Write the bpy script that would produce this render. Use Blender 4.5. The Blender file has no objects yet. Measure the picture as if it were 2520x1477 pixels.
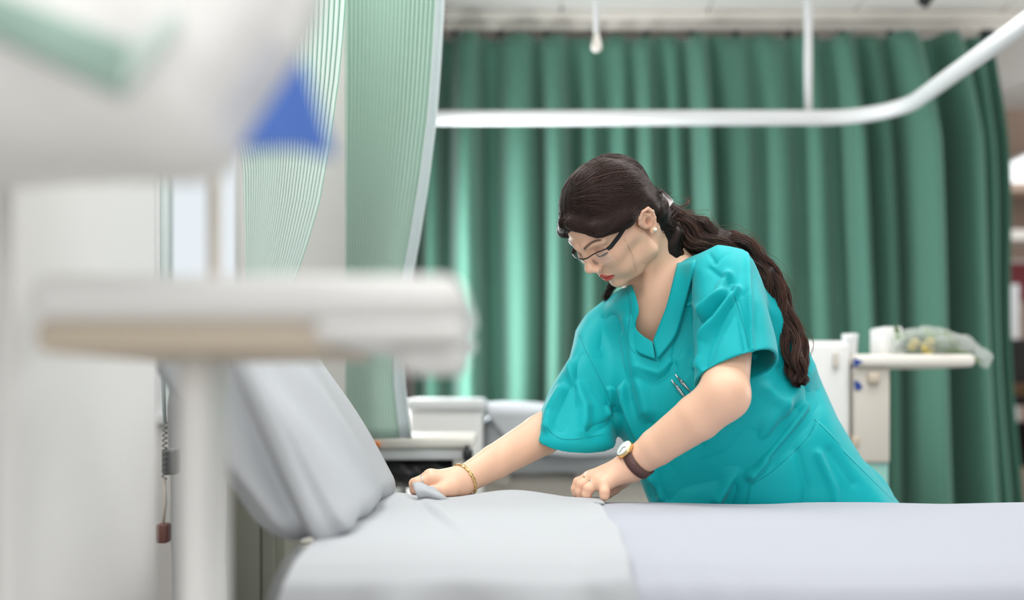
import bpy, bmesh, math, random
import numpy as np
from mathutils import Vector, Matrix
from mathutils.bvhtree import BVHTree

# ------------------------------------------------------------------ camera, world, light
SC = bpy.context.scene
COL = SC.collection
F, CX, YH, CZ = 2800.0, 1260.0, 960.0, 0.93      # focal length in pixels, centre column, horizon row, camera height


def pt(px, py, Y):
    """point of the place seen at photo pixel (px, py), at depth Y metres from the camera"""
    return Vector(((px - CX) / F * Y, Y, CZ - (py - YH) / F * Y))


cam_d = bpy.data.cameras.new('camera')
cam = bpy.data.objects.new('camera', cam_d)
COL.objects.link(cam)
cam.location = (0, 0, CZ)
cam.rotation_euler = (math.radians(90), 0, 0)
cam_d.sensor_width = 36
cam_d.lens = 36 * F / 2520
cam_d.shift_y = (YH - 738.5) / 2520
cam_d.clip_start = 0.05
cam_d.clip_end = 60
cam_d.dof.use_dof = True
cam_d.dof.focus_distance = 1.95
cam_d.dof.aperture_fstop = 1.5
cam_d.dof.aperture_blades = 0
SC.camera = cam

SC.view_settings.view_transform = 'Standard'
SC.view_settings.look = 'None'
SC.view_settings.gamma = 1.0
SC.view_settings.use_curve_mapping = False
SC.view_settings.exposure = 0.22

world = bpy.data.worlds.new('daylight')
SC.world = world
world.use_nodes = True
world.node_tree.nodes['Background'].inputs[0].default_value = (0.90, 0.96, 1.0, 1)
world.node_tree.nodes['Background'].inputs[1].default_value = 0.80


def area(name, loc, size, energy, rot=(0, 0, 0), col=(1, 1, 1)):
    d = bpy.data.lights.new(name, 'AREA')
    d.shape = 'RECTANGLE'
    d.size, d.size_y = size
    d.energy = energy
    d.color = col
    o = bpy.data.objects.new(name, d)
    o.location = loc
    o.rotation_euler = rot
    COL.objects.link(o)
    return o


area('unseen_ceiling_lamp', (0.62, 1.72, 2.44), (1.0, 0.5), 9, col=(1, 0.995, 0.985))
area('unseen_ceiling_lamp', (0.9, 0.1, 2.44), (1.2, 0.6), 9, col=(1, 0.995, 0.985))
area('unseen_ceiling_lamp', (-0.7, 0.2, 2.44), (1.2, 0.6), 20, col=(1, 0.995, 0.985))  # added overhead light, lifts the dim foreground on the left
area('unseen_ceiling_lamp', (1.9, 1.6, 2.44), (1.2, 0.6), 3, col=(1, 0.995, 0.985))
area('unseen_ceiling_lamp', (-0.55, 2.1, 2.44), (0.6, 1.2), 19, col=(1, 0.995, 0.985))  # added overhead light, brightens the mint curtain and the wall beside it
area('unseen_ceiling_lamp', (1.1, 2.45, 2.44), (1.2, 0.6), 15, col=(1, 0.995, 0.985))
area('added_daylight_fill', (0.6, -2.3, 1.6), (3.6, 1.8), 42, (math.radians(90), 0, math.radians(4)), (0.97, 0.985, 1))  # unseen source added behind the camera, fills surfaces that face it
area('added_daylight_fill', (4.8, 4.0, 1.5), (1.8, 1.6), 48, (math.radians(90), 0, math.radians(90)), (0.97, 0.985, 1))  # added side light at the closed right wall, brings out the curtain folds
area('added_daylight_fill', (-0.38, 3.85, 1.1), (0.8, 1.1), 30, (math.radians(90), 0, math.radians(-90)), (0.93, 0.97, 1))  # unseen side light, added to brighten the left of the far curtain

# ------------------------------------------------------------------ materials


def lin(r, g, b):
    return tuple(((c / 255) / 12.92 if c / 255 <= 0.04045 else ((c / 255 + 0.055) / 1.055) ** 2.4) for c in (r, g, b)) + (1,)


def mat(name, col, rough=0.5, metal=0.0, noise=0.0, nscale=8.0, bump=0.0, bscale=40.0, spec=0.5, sheen=0.0, trans=0.0, alpha=1.0, sss=0.0, emit=0.0, attr=None):
    m = bpy.data.materials.new(name)
    m.use_nodes = True
    nt = m.node_tree
    b = nt.nodes['Principled BSDF']
    c = lin(*col)
    b.inputs['Base Color'].default_value = c
    b.inputs['Roughness'].default_value = rough
    b.inputs['Metallic'].default_value = metal
    b.inputs['Specular IOR Level'].default_value = spec
    if sheen:
        b.inputs['Sheen Weight'].default_value = sheen
        b.inputs['Sheen Roughness'].default_value = 0.4
    if trans:
        b.inputs['Transmission Weight'].default_value = trans
        b.inputs['IOR'].default_value = 1.2
    b.inputs['Alpha'].default_value = alpha
    if sss:
        b.inputs['Subsurface Weight'].default_value = sss
        b.inputs['Subsurface Radius'].default_value = (0.012, 0.005, 0.003)
        b.inputs['Subsurface Scale'].default_value = 0.5
    if emit:
        b.inputs['Emission Color'].default_value = c
        b.inputs['Emission Strength'].default_value = emit
    tc = nt.nodes.new('ShaderNodeTexCoord')
    src = None
    if attr:
        a = nt.nodes.new('ShaderNodeAttribute')
        a.attribute_name = attr
        src = a.outputs['Color']
        nt.links.new(src, b.inputs['Base Color'])
    if noise:
        n = nt.nodes.new('ShaderNodeTexNoise')
        n.inputs['Scale'].default_value = nscale
        n.inputs['Detail'].default_value = 4
        nt.links.new(tc.outputs['Object'], n.inputs['Vector'])
        mx = nt.nodes.new('ShaderNodeMix')
        mx.data_type = 'RGBA'
        mx.blend_type = 'MULTIPLY'
        mx.inputs['Factor'].default_value = noise
        if src:
            nt.links.new(src, mx.inputs['A'])
        else:
            mx.inputs['A'].default_value = c
        nt.links.new(n.outputs['Fac'], mx.inputs['B'])
        nt.links.new(mx.outputs['Result'], b.inputs['Base Color'])
    if bump:
        n = nt.nodes.new('ShaderNodeTexNoise')
        n.inputs['Scale'].default_value = bscale
        n.inputs['Detail'].default_value = 3
        nt.links.new(tc.outputs['Object'], n.inputs['Vector'])
        bp = nt.nodes.new('ShaderNodeBump')
        bp.inputs['Strength'].default_value = bump
        bp.inputs['Distance'].default_value = 0.01
        nt.links.new(n.outputs['Fac'], bp.inputs['Height'])
        nt.links.new(bp.outputs['Normal'], b.inputs['Normal'])
    return m


def translucent(m, col, fac):
    """let daylight glow through a cloth: mix in a translucent lobe"""
    nt = m.node_tree
    out = nt.nodes['Material Output']
    b = nt.nodes['Principled BSDF']
    t = nt.nodes.new('ShaderNodeBsdfTranslucent')
    t.inputs['Color'].default_value = lin(*col)
    mx = nt.nodes.new('ShaderNodeMixShader')
    mx.inputs[0].default_value = fac
    nt.links.new(b.outputs[0], mx.inputs[1])
    nt.links.new(t.outputs[0], mx.inputs[2])
    nt.links.new(mx.outputs[0], out.inputs[0])
    if b.inputs['Base Color'].links:
        nt.links.new(b.inputs['Base Color'].links[0].from_socket, t.inputs['Color'])
    return m


def striped(name, col_a, col_b, n, width, rough=0.8):
    """cloth with fine woven stripes counted along its own width (uv x)"""
    m = mat(name, col_a, rough)
    nt = m.node_tree
    b = nt.nodes['Principled BSDF']
    uv = nt.nodes.new('ShaderNodeUVMap')
    sx = nt.nodes.new('ShaderNodeSeparateXYZ')
    nt.links.new(uv.outputs[0], sx.inputs[0])
    mu = nt.nodes.new('ShaderNodeMath'); mu.operation = 'MULTIPLY'; mu.inputs[1].default_value = n
    fr = nt.nodes.new('ShaderNodeMath'); fr.operation = 'FRACT'
    nt.links.new(sx.outputs[0], mu.inputs[0]); nt.links.new(mu.outputs[0], fr.inputs[0])
    r = nt.nodes.new('ShaderNodeValToRGB')
    e = r.color_ramp.elements
    e[0].position = 0.0; e[0].color = lin(*col_b)
    e[1].position = 1.0; e[1].color = lin(*col_b)
    for p in (width, 1 - width):
        q = e.new(p); q.color = lin(*col_a)
    q = e.new(width * 0.5); q.color = lin(*col_b)
    q = e.new(1 - width * 0.5); q.color = lin(*col_b)
    nt.links.new(fr.outputs[0], r.inputs[0])
    nt.links.new(r.outputs[0], b.inputs['Base Color'])
    return m


M = {
    'floor': mat('vinyl_floor', (200, 199, 196), 0.35, noise=0.15, nscale=3),
    'wall': mat('painted_wall', (206, 203, 200), 0.7, bump=0.03, bscale=60),
    'wall_tan': mat('tan_wall', (176, 152, 136), 0.7, bump=0.03, bscale=60),
    'ceiling': mat('ceiling_tile', (236, 233, 228), 0.85, bump=0.08, bscale=120),
    'cream': mat('cream_trim', (232, 226, 218), 0.5),
    'rail': mat('white_enamel', (214, 215, 216), 0.35),
    'white_plastic': mat('white_plastic', (226, 225, 223), 0.4),
    'beige_plastic': mat('beige_plastic', (206, 198, 188), 0.45),
    'tan_plastic': mat('tan_edge', (196, 182, 164), 0.5),
    'grey_plastic': mat('grey_plastic', (120, 122, 122), 0.45),
    'dark_plastic': mat('dark_plastic', (30, 32, 34), 0.4),
    'sheet': mat('white_cotton', (176, 179, 183), 0.85, bump=0.06, bscale=25),
    'sheet_blue': mat('lilac_white_cotton', (168, 171, 181), 0.85, bump=0.05, bscale=20),
    'blue': mat('blue_label', (52, 96, 176), 0.5),
    'navy': mat('navy_label', (20, 58, 140), 0.5),
    'green_print': mat('green_band', (148, 176, 164), 0.6),
    'locker': mat('olive_grey_steel', (124, 124, 112), 0.4, noise=0.2, nscale=2),
    'bag_plastic': mat('clear_bag', (226, 230, 226), 0.2, alpha=0.34, bump=0.3, bscale=25),
    'leaf': mat('leaf_green', (118, 150, 84), 0.6, noise=0.3, nscale=30),
    'flower': mat('yellow_petal', (226, 206, 122), 0.6),
    'mint': mat('mint_plastic', (150, 200, 190), 0.4),
    'black_bag': mat('black_bin_bag', (22, 22, 24), 0.3, bump=0.4, bscale=14),
    'orange': mat('orange_plastic', (226, 128, 58), 0.45),
    'red': mat('dark_red_board', (134, 50, 58), 0.7),
    'steel': mat('brushed_steel', (176, 178, 180), 0.3, metal=1.0),
    'gold': mat('gold', (232, 200, 140), 0.25, metal=1.0),
    'silver': mat('silver', (220, 220, 222), 0.2, metal=1.0),
    'glass': mat('window_glass', (235, 242, 248), 0.05, trans=1.0, alpha=0.12),
    'wood': mat('pale_wood', (190, 150, 110), 0.5, noise=0.3, nscale=12),
    'black_cloth': mat('black_upholstery', (30, 26, 26), 0.8),
    'pink': mat('dusty_pink', (196, 168, 160), 0.7),
    'emit': mat('lamp_diffuser', (250, 252, 255), 0.5, emit=1.2),
}
M['curtain'] = mat('green_curtain_cloth', (80, 127, 110), 0.85, noise=0.12, nscale=60, sheen=0.2)
M['stripe_mint'] = translucent(striped('mint_striped_cloth', (232, 246, 240), (90, 184, 148), 29, 0.20), (206, 230, 222), 0.25)
M['stripe_green'] = translucent(striped('green_striped_cloth', (196, 218, 206), (142, 186, 166), 22, 0.40), (140, 190, 165), 0.15)
M['hem'] = translucent(mat('white_hem', (216, 224, 226), 0.85), (220, 230, 230), 0.2)

# ------------------------------------------------------------------ helpers


def link(o, parent=None):
    COL.objects.link(o)
    if parent is not None:
        o.parent = parent
        o.matrix_parent_inverse = Matrix.Identity(4)
        if parent.type == 'EMPTY' or parent.location.length > 0:
            w = Vector((0, 0, 0))
            q = parent
            while q is not None:
                w += q.location
                q = q.parent
            if o.location.length == 0:
                o.location = -w
    return o


def tag(o, label=None, cat=None, group=None, kind=None):
    if label:
        o['label'] = label
    if cat:
        o['category'] = cat
    if group:
        o['group'] = group
    if kind:
        o['kind'] = kind
    return o


def thing(name, loc, label, cat, group=None):
    o = bpy.data.objects.new(name, None)
    o.empty_display_size = 0.05
    o.location = loc
    COL.objects.link(o)
    return tag(o, label, cat, group)


def obj(name, verts, faces, m, parent=None, smooth=True, uv=None):
    me = bpy.data.meshes.new(name)
    me.from_pydata([tuple(v) for v in verts], [], faces)
    me.update()
    if smooth:
        me.polygons.foreach_set('use_smooth', [True] * len(me.polygons))
    me.materials.append(m)
    if uv is not None:
        l = me.uv_layers.new(name='UVMap')
        vi = np.empty(len(me.loops), np.int32)
        me.loops.foreach_get('vertex_index', vi)
        l.data.foreach_set('uv', np.asarray(uv, np.float32)[vi].ravel())
    o = bpy.data.objects.new(name, me)
    return link(o, parent)


def bmobj(name, bm, m, parent=None, smooth=True):
    me = bpy.data.meshes.new(name)
    bmesh.ops.recalc_face_normals(bm, faces=bm.faces[:])
    bm.to_mesh(me)
    bm.free()
    if smooth:
        me.polygons.foreach_set('use_smooth', [True] * len(me.polygons))
        try:
            me.set_sharp_from_angle(angle=math.radians(50))
        except Exception:
            pass
    me.materials.append(m)
    o = bpy.data.objects.new(name, me)
    return link(o, parent)


def bm_box(bm, lo, hi, bev=0.0, seg=3, mtx=None):
    lo, hi = Vector(lo), Vector(hi)
    r = bmesh.ops.create_cube(bm, size=1.0)
    vs = r['verts']
    c, s = (lo + hi) / 2, hi - lo
    for v in vs:
        v.co = Vector((v.co.x * s.x, v.co.y * s.y, v.co.z * s.z)) + c
    if bev:
        es = list({e for v in vs for e in v.link_edges})
        r = bmesh.ops.bevel(bm, geom=es, offset=bev, segments=seg, profile=0.5, affect='EDGES', clamp_overlap=True)
        vs = r['verts']
    if mtx is not None:
        bmesh.ops.transform(bm, matrix=mtx, verts=list(set(vs)))
    return vs


def box(name, lo, hi, m, parent=None, bev=0.0, seg=3, mtx=None):
    bm = bmesh.new()
    bm_box(bm, lo, hi, bev, seg, mtx)
    return bmobj(name, bm, m, parent)


def tube_geo(pts, rad, n=12, cap=True):
    pts = [Vector(p) for p in pts]
    if not hasattr(rad, '__len__'):
        rad = [rad] * len(pts)
    V, Fc = [], []
    up = None
    for i, p in enumerate(pts):
        a = pts[max(i - 1, 0)]
        b = pts[min(i + 1, len(pts) - 1)]
        t = (b - a).normalized()
        if up is None:
            up = t.orthogonal().normalized()
        up = (up - t * up.dot(t))
        up = up.normalized() if up.length > 1e-6 else t.orthogonal().normalized()
        w = t.cross(up)
        for k in range(n):
            an = 2 * math.pi * k / n
            V.append(p + (up * math.cos(an) + w * math.sin(an)) * rad[i])
    for i in range(len(pts) - 1):
        for k in range(n):
            k2 = (k + 1) % n
            Fc.append((i * n + k, i * n + k2, (i + 1) * n + k2, (i + 1) * n + k))
    if cap:
        Fc.append(tuple(range(n))[::-1])
        Fc.append(tuple((len(pts) - 1) * n + k for k in range(n)))
    return V, Fc


def tube(name, pts, rad, m, parent=None, n=12):
    V, Fc = tube_geo(pts, rad, n)
    return obj(name, V, Fc, m, parent)


def lathe(name, c, prof, m, parent=None, n=24, axis=(0, 0, 1)):
    """prof = [(height along axis, radius)]"""
    ax = Vector(axis).normalized()
    return tube(name, [Vector(c) + ax * h for h, r in prof], [max(r, 1e-4) for h, r in prof], m, parent, n)


def smooth_path(pts, n=8):
    """Catmull-Rom through the points"""
    P = [Vector(p) for p in pts]
    P = [P[0] * 2 - P[1]] + P + [P[-1] * 2 - P[-2]]
    out = []
    for i in range(1, len(P) - 2):
        for k in range(n):
            t = k / n
            a, b, c, d = P[i - 1], P[i], P[i + 1], P[i + 2]
            out.append(0.5 * ((2 * b) + (c - a) * t + (2 * a - 5 * b + 4 * c - d) * t * t + (3 * b - a - 3 * c + d) * t ** 3))
    out.append(P[-2])
    return out


def grid(name, fn, nu, nv, m, parent=None, thick=0.0, smooth=True):
    """sheet from fn(u, v) -> point, u and v in 0..1, with its own uv; solidified when thick"""
    V, UV, Fc = [], [], []
    for j in range(nv + 1):
        for i in range(nu + 1):
            V.append(fn(i / nu, j / nv))
            UV.append((i / nu, j / nv))
    for j in range(nv):
        for i in range(nu):
            a = j * (nu + 1) + i
            Fc.append((a, a + 1, a + nu + 2, a + nu + 1))
    o = obj(name, V, Fc, m, parent, smooth, UV)
    if thick:
        md = o.modifiers.new('thickness', 'SOLIDIFY')
        md.thickness = thick
        md.offset = 0
    return o


def lerp_tab(tab, x):
    xs = [t[0] for t in tab]
    ys = [t[1] for t in tab]
    return float(np.interp(x, xs, ys))


def struct(o):
    o['kind'] = 'structure'
    return o


rnd = random.Random(7)

# ------------------------------------------------------------------ the setting
CEIL = 2.48
def make_floor():
    bm = bmesh.new()
    bm_box(bm, (-4, -2.5, -0.05), (5, 3.14, 0))
    bm_box(bm, (-0.5, 3.14, -0.05), (5, 8, 0))
    return bmobj('floor', bm, M['floor'], smooth=False)


struct(make_floor())


def make_ceiling():
    bm = bmesh.new()
    bm_box(bm, (-4, -2.5, CEIL + 0.012), (5, 3.14, CEIL + 0.06))
    bm_box(bm, (-0.5, 3.14, CEIL + 0.012), (5, 8, CEIL + 0.06))
    # suspended tiles with thin gaps between them
    x = -4.0
    while x < 5:
        y = -2.5
        while y < 8:
            if y < 2.5 or x > -0.5:
                bm_box(bm, (x + 0.006, y + 0.006, CEIL), (x + 0.594, y + 0.594, CEIL + 0.012))
            y += 0.6
        x += 0.6
    return bmobj('ceiling', bm, M['ceiling'], smooth=False)


struct(make_ceiling())
YW = 3.0                                                        # wall with the window, to the left of the bays
xe = (857 - CX) / F * YW                                        # its free end
wx0, wx1 = (372 - CX) / F * YW, (592 - CX) / F * YW
wz0, wz1 = CZ - (1045 - YH) / F * YW, 2.15


def make_wall_left():
    bm = bmesh.new()
    bm_box(bm, (-4, YW, 0), (wx0, YW + 0.14, CEIL))
    bm_box(bm, (wx1, YW, 0), (xe, YW + 0.14, CEIL))
    bm_box(bm, (wx0, YW, 0), (wx1, YW + 0.14, wz0))
    bm_box(bm, (wx0, YW, wz1), (wx1, YW + 0.14, CEIL))
    return bmobj('wall_left', bm, M['wall'], smooth=False)


struct(make_wall_left())


def make_window():
    bm = bmesh.new()
    bm_box(bm, (wx0, YW + 0.02, wz0), (wx0 + 0.022, YW + 0.10, wz1), 0.004)
    bm_box(bm, (wx1 - 0.022, YW + 0.02, wz0), (wx1, YW + 0.10, wz1), 0.004)
    bm_box(bm, (wx0, YW - 0.015, wz0 - 0.0), (wx1, YW + 0.10, wz0 + 0.03), 0.004)
    bm_box(bm, (wx0, YW + 0.02, wz1 - 0.03), (wx1, YW + 0.10, wz1), 0.004)
    f = struct(bmobj('window_1', bm, M['rail']))
    f['label'] = 'white framed window beside the bay'
    xm = (397 - CX) / F * YW
    g = mat('grey_green_mullion', (206, 216, 214), 0.5)
    box('mullion', (xm - 0.008, YW + 0.03, wz0 + 0.03), (xm + 0.008, YW + 0.08, wz1 - 0.03), g, f, 0.003)
    box('window_pane', (wx0 + 0.02, YW + 0.055, wz0 + 0.02), (wx1 - 0.02, YW + 0.061, wz1 - 0.02), M['glass'], f)


make_window()
YB = 5.2
struct(box('wall_bay', (-0.5, YW + 0.14, 0), (-0.44, YB + 2.0, CEIL), M['wall']))
struct(box('wall_back', (-0.5, YB + 1.9, 0), (5, YB + 2.0, CEIL), M['wall_tan']))
struct(box('wall_front', (-4, -2.6, 0), (5, -2.5, CEIL), M['wall']))
struct(box('wall_side', (-4.1, -2.5, 0), (-4, YW + 0.14, CEIL), M['wall']))
struct(box('wall_right', (4.9, -2.5, 0), (5, 8, CEIL), M['wall']))
# the deep white pelmet that carries the far curtain
YC = 4.7
xa, xb = (1040 - CX) / F * YC, (2600 - CX) / F * YC
struct(box('trim_pelmet', (xa - 0.6, YC - 0.03, CZ - (80 - YH) / F * YC), (xb, YC + 0.05, CEIL), M['cream'], bev=0.006))
struct(box('trim_cornice', (xa - 0.6, YC - 0.06, CZ - (60 - YH) / F * YC), (xb, YC - 0.03, CEIL), M['cream'], bev=0.01))

# ------------------------------------------------------------------ curtains


def back_curtain():
    YCc = YC - 0.005
    # fold crests and valleys along the width, as pixel columns
    r = random.Random(5)
    val = [1000, 1042, 1108, 1208, 1335, 1428, 1498, 1572, 1636, 1700, 1768, 1886, 1985, 2066, 2140, 2216, 2332, 2424, 2470, 2500]
    nu, nv = 520, 36
    us = np.linspace(0, 1, nu + 1)
    col = 1030 + us * (2484 - 1030)
    d0 = np.zeros(nu + 1)
    for a_, b_ in zip(val, val[1:]):
        m = (col >= a_) & (col < b_)
        t_ = (col[m] - a_) / (b_ - a_)
        sk = r.uniform(-0.18, 0.18)
        q_ = np.abs((2 * t_ - 1 + sk) * 1.22)
        d0[m] = -(0.035 + 0.0014 * (b_ - a_)) * r.uniform(0.45, 1.4) * np.clip(1 - q_ ** 2.4, 0, None)
    d0 += 0.02 * np.sin(col / 19.0) * np.sin(col / 131.0) + 0.03 * np.sin(col / 210.0 + 1)
    ker = np.hanning(7); ker /= ker.sum()
    d0 = np.convolve(np.pad(d0, 3, mode='edge'), ker, 'valid')
    hooks = np.cos((col - 2010) / 120 * 2 * np.pi)
    xtop, xbot = [], []

    def fn(u, v):
        i = int(round(u * nu))
        c = col[i]
        # right edge widens towards the floor
        edge = 2436 + 62 * (v ** 0.6)
        cc = 1030 + (edge - 1030) * u + 8 * math.sin(v * 5 + c / 70) * v
        top = 82 + 8 * (1 - hooks[i]) * 0.5
        z0 = CZ - (top - YH) / F * (YC - 0.12)
        z = z0 + (0.12 - z0) * v
        amp = 0.35 + 0.65 * min(1, v * 5)
        dep = d0[i] * amp
        if u > 0.93:
            w = (u - 0.93) / 0.07
            dep += -0.05 * w * math.sin(v * 7 + 0.5) * min(1, v * 3)
        p = pt(cc, 0, YCc - 0.10)
        return Vector((p.x, YCc + dep - 0.07 - 0.02 * v, z))
    t = tag(grid('bay_curtain', fn, nu, nv, M['curtain'], None, 0.003), 'dark green floor-length curtain drawn across the back of the ward', 'curtain')
    for hx in (1120, 1230, 1345, 1470, 1590, 1700, 1810, 1940, 2070, 2190, 2350):
        p = pt(hx, 80, YC - 0.06)
        box('curtain_hook', (p.x - 0.012, p.y - 0.012, p.z - 0.02), (p.x + 0.012, p.y + 0.012, p.z + 0.008), M['dark_plastic'], t, 0.004)
    p = pt(2428, 82, YC - 0.07)
    e = box('curtain_end_stop', (p.x - 0.026, p.y - 0.02, p.z - 0.02), (p.x + 0.026, p.y + 0.02, p.z + 0.012), M['dark_plastic'], t, 0.006)
    box('stop_stem', (p.x - 0.01, p.y - 0.015, p.z - 0.07), (p.x + 0.016, p.y + 0.015, p.z - 0.02), M['dark_plastic'], e, 0.004)


back_curtain()


def side_curtain(name, label, L, R, y0, y1, Y, m, n, amp, hem=None):
    """a swept-back curtain between a left and a right edge given as (row, column)"""
    def fn(u, v):
        y = y0 + (y1 - y0) * v
        a, b = lerp_tab(L, y), lerp_tab(R, y)
        p = pt(a + (b - a) * u, y, Y)
        p.y += amp * math.cos(u * n * 2 * math.pi) + 0.03 * math.sin(u * 5 + v * 2)
        return p
    o = tag(grid(name, fn, n * 8, 56, m, None, 0.002), label, 'curtain')
    if hem:
        def fh(u, v):
            y = y0 + (y1 - y0) * v
            b = lerp_tab(R, y)
            p = pt(b - 2 + hem * (0.5 + 0.7 * v) * u, y, Y)
            p.y += -0.008 + 0.012 * math.sin(u * 3.1) + 0.03 * math.sin(5 + v * 2)
            return p
        grid('hem', fh, 6, 40, M['hem'], o, 0.003)
    return o


side_curtain('pleated_curtain', 'pale mint curtain with thin green stripes, swept aside by the window', [(-1032, 440), (-260, 470), (0, 500), (150, 535), (400, 588), (760, 597), (1000, 600)],
             [(-1032, 880), (-260, 862), (0, 851), (100, 843), (200, 832), (300, 817), (400, 801), (500, 782), (600, 752), (700, 717), (780, 690), (1000, 640)], -1032, 1000, 2.15, M['stripe_mint'], 29, 0.004)
side_curtain('pleated_curtain', 'sage green ribbed curtain with a white edge, beside the grey wall end', [(-670, 846), (1080, 846)],
             [(-670, 1096), (-240, 1086), (0, 1078), (150, 1068), (290, 1056), (450, 1034), (600, 1008), (700, 988), (930, 968), (1080, 985)], -670, 1080, 2.62, M['stripe_green'], 22, 0.004, hem=24)

# ------------------------------------------------------------------ ceiling rail, pull cord, ceiling bits
YR = 3.8


def curtain_rail():
    zr = CZ - (290 - YH) / F * YR
    x0, x1 = (1064 - CX) / F * YR, 1.03
    pts = [Vector((x0, YR, zr)), Vector((x1 - 0.3, YR, zr))]
    R = 0.24
    for k in range(13):
        a = k / 12 * math.pi / 2
        pts.append(Vector((x1 + R * math.sin(a), YR - R + R * math.cos(a), zr)))
    pts.append(Vector((x1 + R, 1.2, zr)))
    t = thing('curtain_rail', (x1, YR, CEIL), 'white curved curtain rail hanging from the ceiling in front of the dark green curtain', 'curtain rail')
    tube('track', pts, 0.0255, M['rail'], t, 16)
    p = pt(1989, 0, YR)
    tube('drop_rod', [(p.x, YR, zr + 0.01), (p.x, YR, CEIL)], 0.0135, M['rail'], t)
    tube('drop_rod', [(x1 + R, 2.2, zr + 0.01), (x1 + R, 2.2, CEIL)], 0.0135, M['rail'], t)
    lathe('ceiling_flange', (p.x, YR, CEIL - 0.012), [(0, 0.02), (0.004, 0.035), (0.012, 0.035)], M['rail'], t)


curtain_rail()


def pull_cord():
    p = pt(1468, 128, 3.45)
    t = thing('pull_cord', (p.x, p.y, CEIL), 'white pull cord with a pale knob hanging from the ceiling', 'pull cord')
    tube('cord', [(p.x, p.y, p.z + 0.03), (p.x, p.y, CEIL)], 0.0085, M['rail'], t)
    lathe('knob', p, [(0, 0.003), (0.002, 0.010), (0.008, 0.0155), (0.018, 0.0165), (0.030, 0.0135), (0.045, 0.010), (0.055, 0.0088)], M['cream'], t)


pull_cord()


def ceiling_sensor():
    p = pt(2279, 22, 4.4)
    t = thing('ceiling_speaker', (p.x, p.y, CEIL), 'small black box fixed under the ceiling tiles above the curtain', 'ceiling device')
    c = Vector((p.x, p.y, CEIL - 0.035))
    box('housing', (-0.024, -0.024, -0.03), (0.024, 0.024, 0.03), M['dark_plastic'], t, 0.008, mtx=Matrix.Translation(c) @ Matrix.Rotation(0.6, 4, 'Y') @ Matrix.Rotation(0.5, 4, 'X'))
    tube('bracket', [c, (c.x, c.y, CEIL)], 0.008, M['dark_plastic'], t)


ceiling_sensor()
p = pt(2520, 410, 6.0)
lt = thing('ceiling_light', (p.x + 0.25, p.y, p.z + 0.02), 'bright white light fitting seen past the right edge of the dark green curtain', 'light')
box('diffuser', (p.x - 0.11, p.y - 0.5, p.z - 0.03), (p.x + 0.6, p.y + 0.35, p.z + 0.012), M['emit'], lt, 0.02)
box('fitting', (p.x - 0.06, p.y - 0.45, p.z + 0.012), (p.x + 0.55, p.y + 0.3, p.z + 0.05), M['rail'], lt, 0.01)
# a tan bulkhead above that light
struct(box('trim_bulkhead', (2.05, 6.3, CZ - (470 - YH) / F * 6.3), (4.9, 6.5, CEIL), M['wall_tan']))
struct(box('trim_ledge', (2.05, 6.28, CZ - (590 - YH) / F * 6.28), (4.9, 6.5, CZ - (565 - YH) / F * 6.28), M['cream']))

# far end of the ward, a sliver at the right edge
p0, p1 = pt(2488, 735, 6.9), pt(2620, 640, 6.9)
t = thing('notice_board', (p0.x + 0.2, 7.05, p0.z), 'dark red notice board on the far wall at the right edge', 'notice board')
box('board', (p0.x, 7.05, p0.z), (p1.x, 7.095, p1.z), M['red'], t)
box('frame', (p0.x - 0.02, 7.06, p1.z), (p1.x, 7.095, p1.z + 0.02), M['cream'], t)
p0, p1 = pt(2490, 850, 6.2), pt(2507, 700, 6.2)
t = thing('roller_banner', (p0.x, 6.2, 0), 'narrow pale upright panel beyond the right edge of the curtain', 'panel')
box('panel', (p0.x - 0.05, 6.19, 0.05), (p1.x, 6.21, p1.z), M['rail'], t, 0.004)
box('base', (p0.x - 0.06, 6.1, 0.0), (p1.x + 0.01, 6.3, 0.05), M['grey_plastic'], t, 0.01)


def far_chair():
    p = pt(2530, 1180, 5.6)
    t = thing('armchair', (p.x, 5.6, 0), 'dark upholstered chair with wooden arms at the far right edge', 'chair')
    z = lambda y: CZ - (y - YH) / F * 5.6
    box('backrest', (p.x - 0.03, 5.75, z(1000)), (p.x + 0.5, 5.87, z(830)), M['black_cloth'], t, 0.03)
    box('seat', (p.x - 0.05, 5.35, z(1150)), (p.x + 0.5, 5.85, z(1040)), M['black_cloth'], t, 0.03)
    box('arm', (p.x - 0.05, 5.35, z(975)), (p.x + 0.02, 5.8, z(945)), M['wood'], t, 0.01)
    for dx in (-0.04, 0.44):
        for dy in (5.38, 5.8):
            box('leg', (p.x + dx, dy, 0), (p.x + dx + 0.04, dy + 0.04, z(1140)), M['wood'], t, 0.006)
    box('arm_post', (p.x - 0.04, 5.38, z(1140)), (p.x, 5.42, z(970)), M['wood'], t, 0.006)


far_chair()

# ------------------------------------------------------------------ solid modelling: distance fields turned into meshes
f32 = np.float32


def vlen(a):
    return np.sqrt((a * a).sum(-1))


def smin(a, b, k):
    h = np.clip(k - np.abs(a - b), 0, None) / k
    return np.minimum(a, b) - h * h * k * 0.25


def smax(a, b, k):
    return -smin(-a, -b, k)


def d_cone(p, a, b, ra, rb):
    a = np.asarray(a, f32); b = np.asarray(b, f32)
    ab = b - a
    t = np.clip(((p - a) @ ab) / max(float(ab @ ab), 1e-12), 0, 1)
    return vlen(p - a - t[:, None] * ab) - (ra + (rb - ra) * t)


def d_ell(p, c, r, rot=None):
    q = p - np.asarray(c, f32)
    if rot is not None:
        q = q @ np.asarray(rot, f32)          # columns of rot are the ellipsoid's own axes
    r = np.asarray(r, f32)
    k0 = vlen(q / r)
    k1 = vlen(q / (r * r))
    return k0 * (k0 - 1) / np.maximum(k1, 1e-9)


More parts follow.
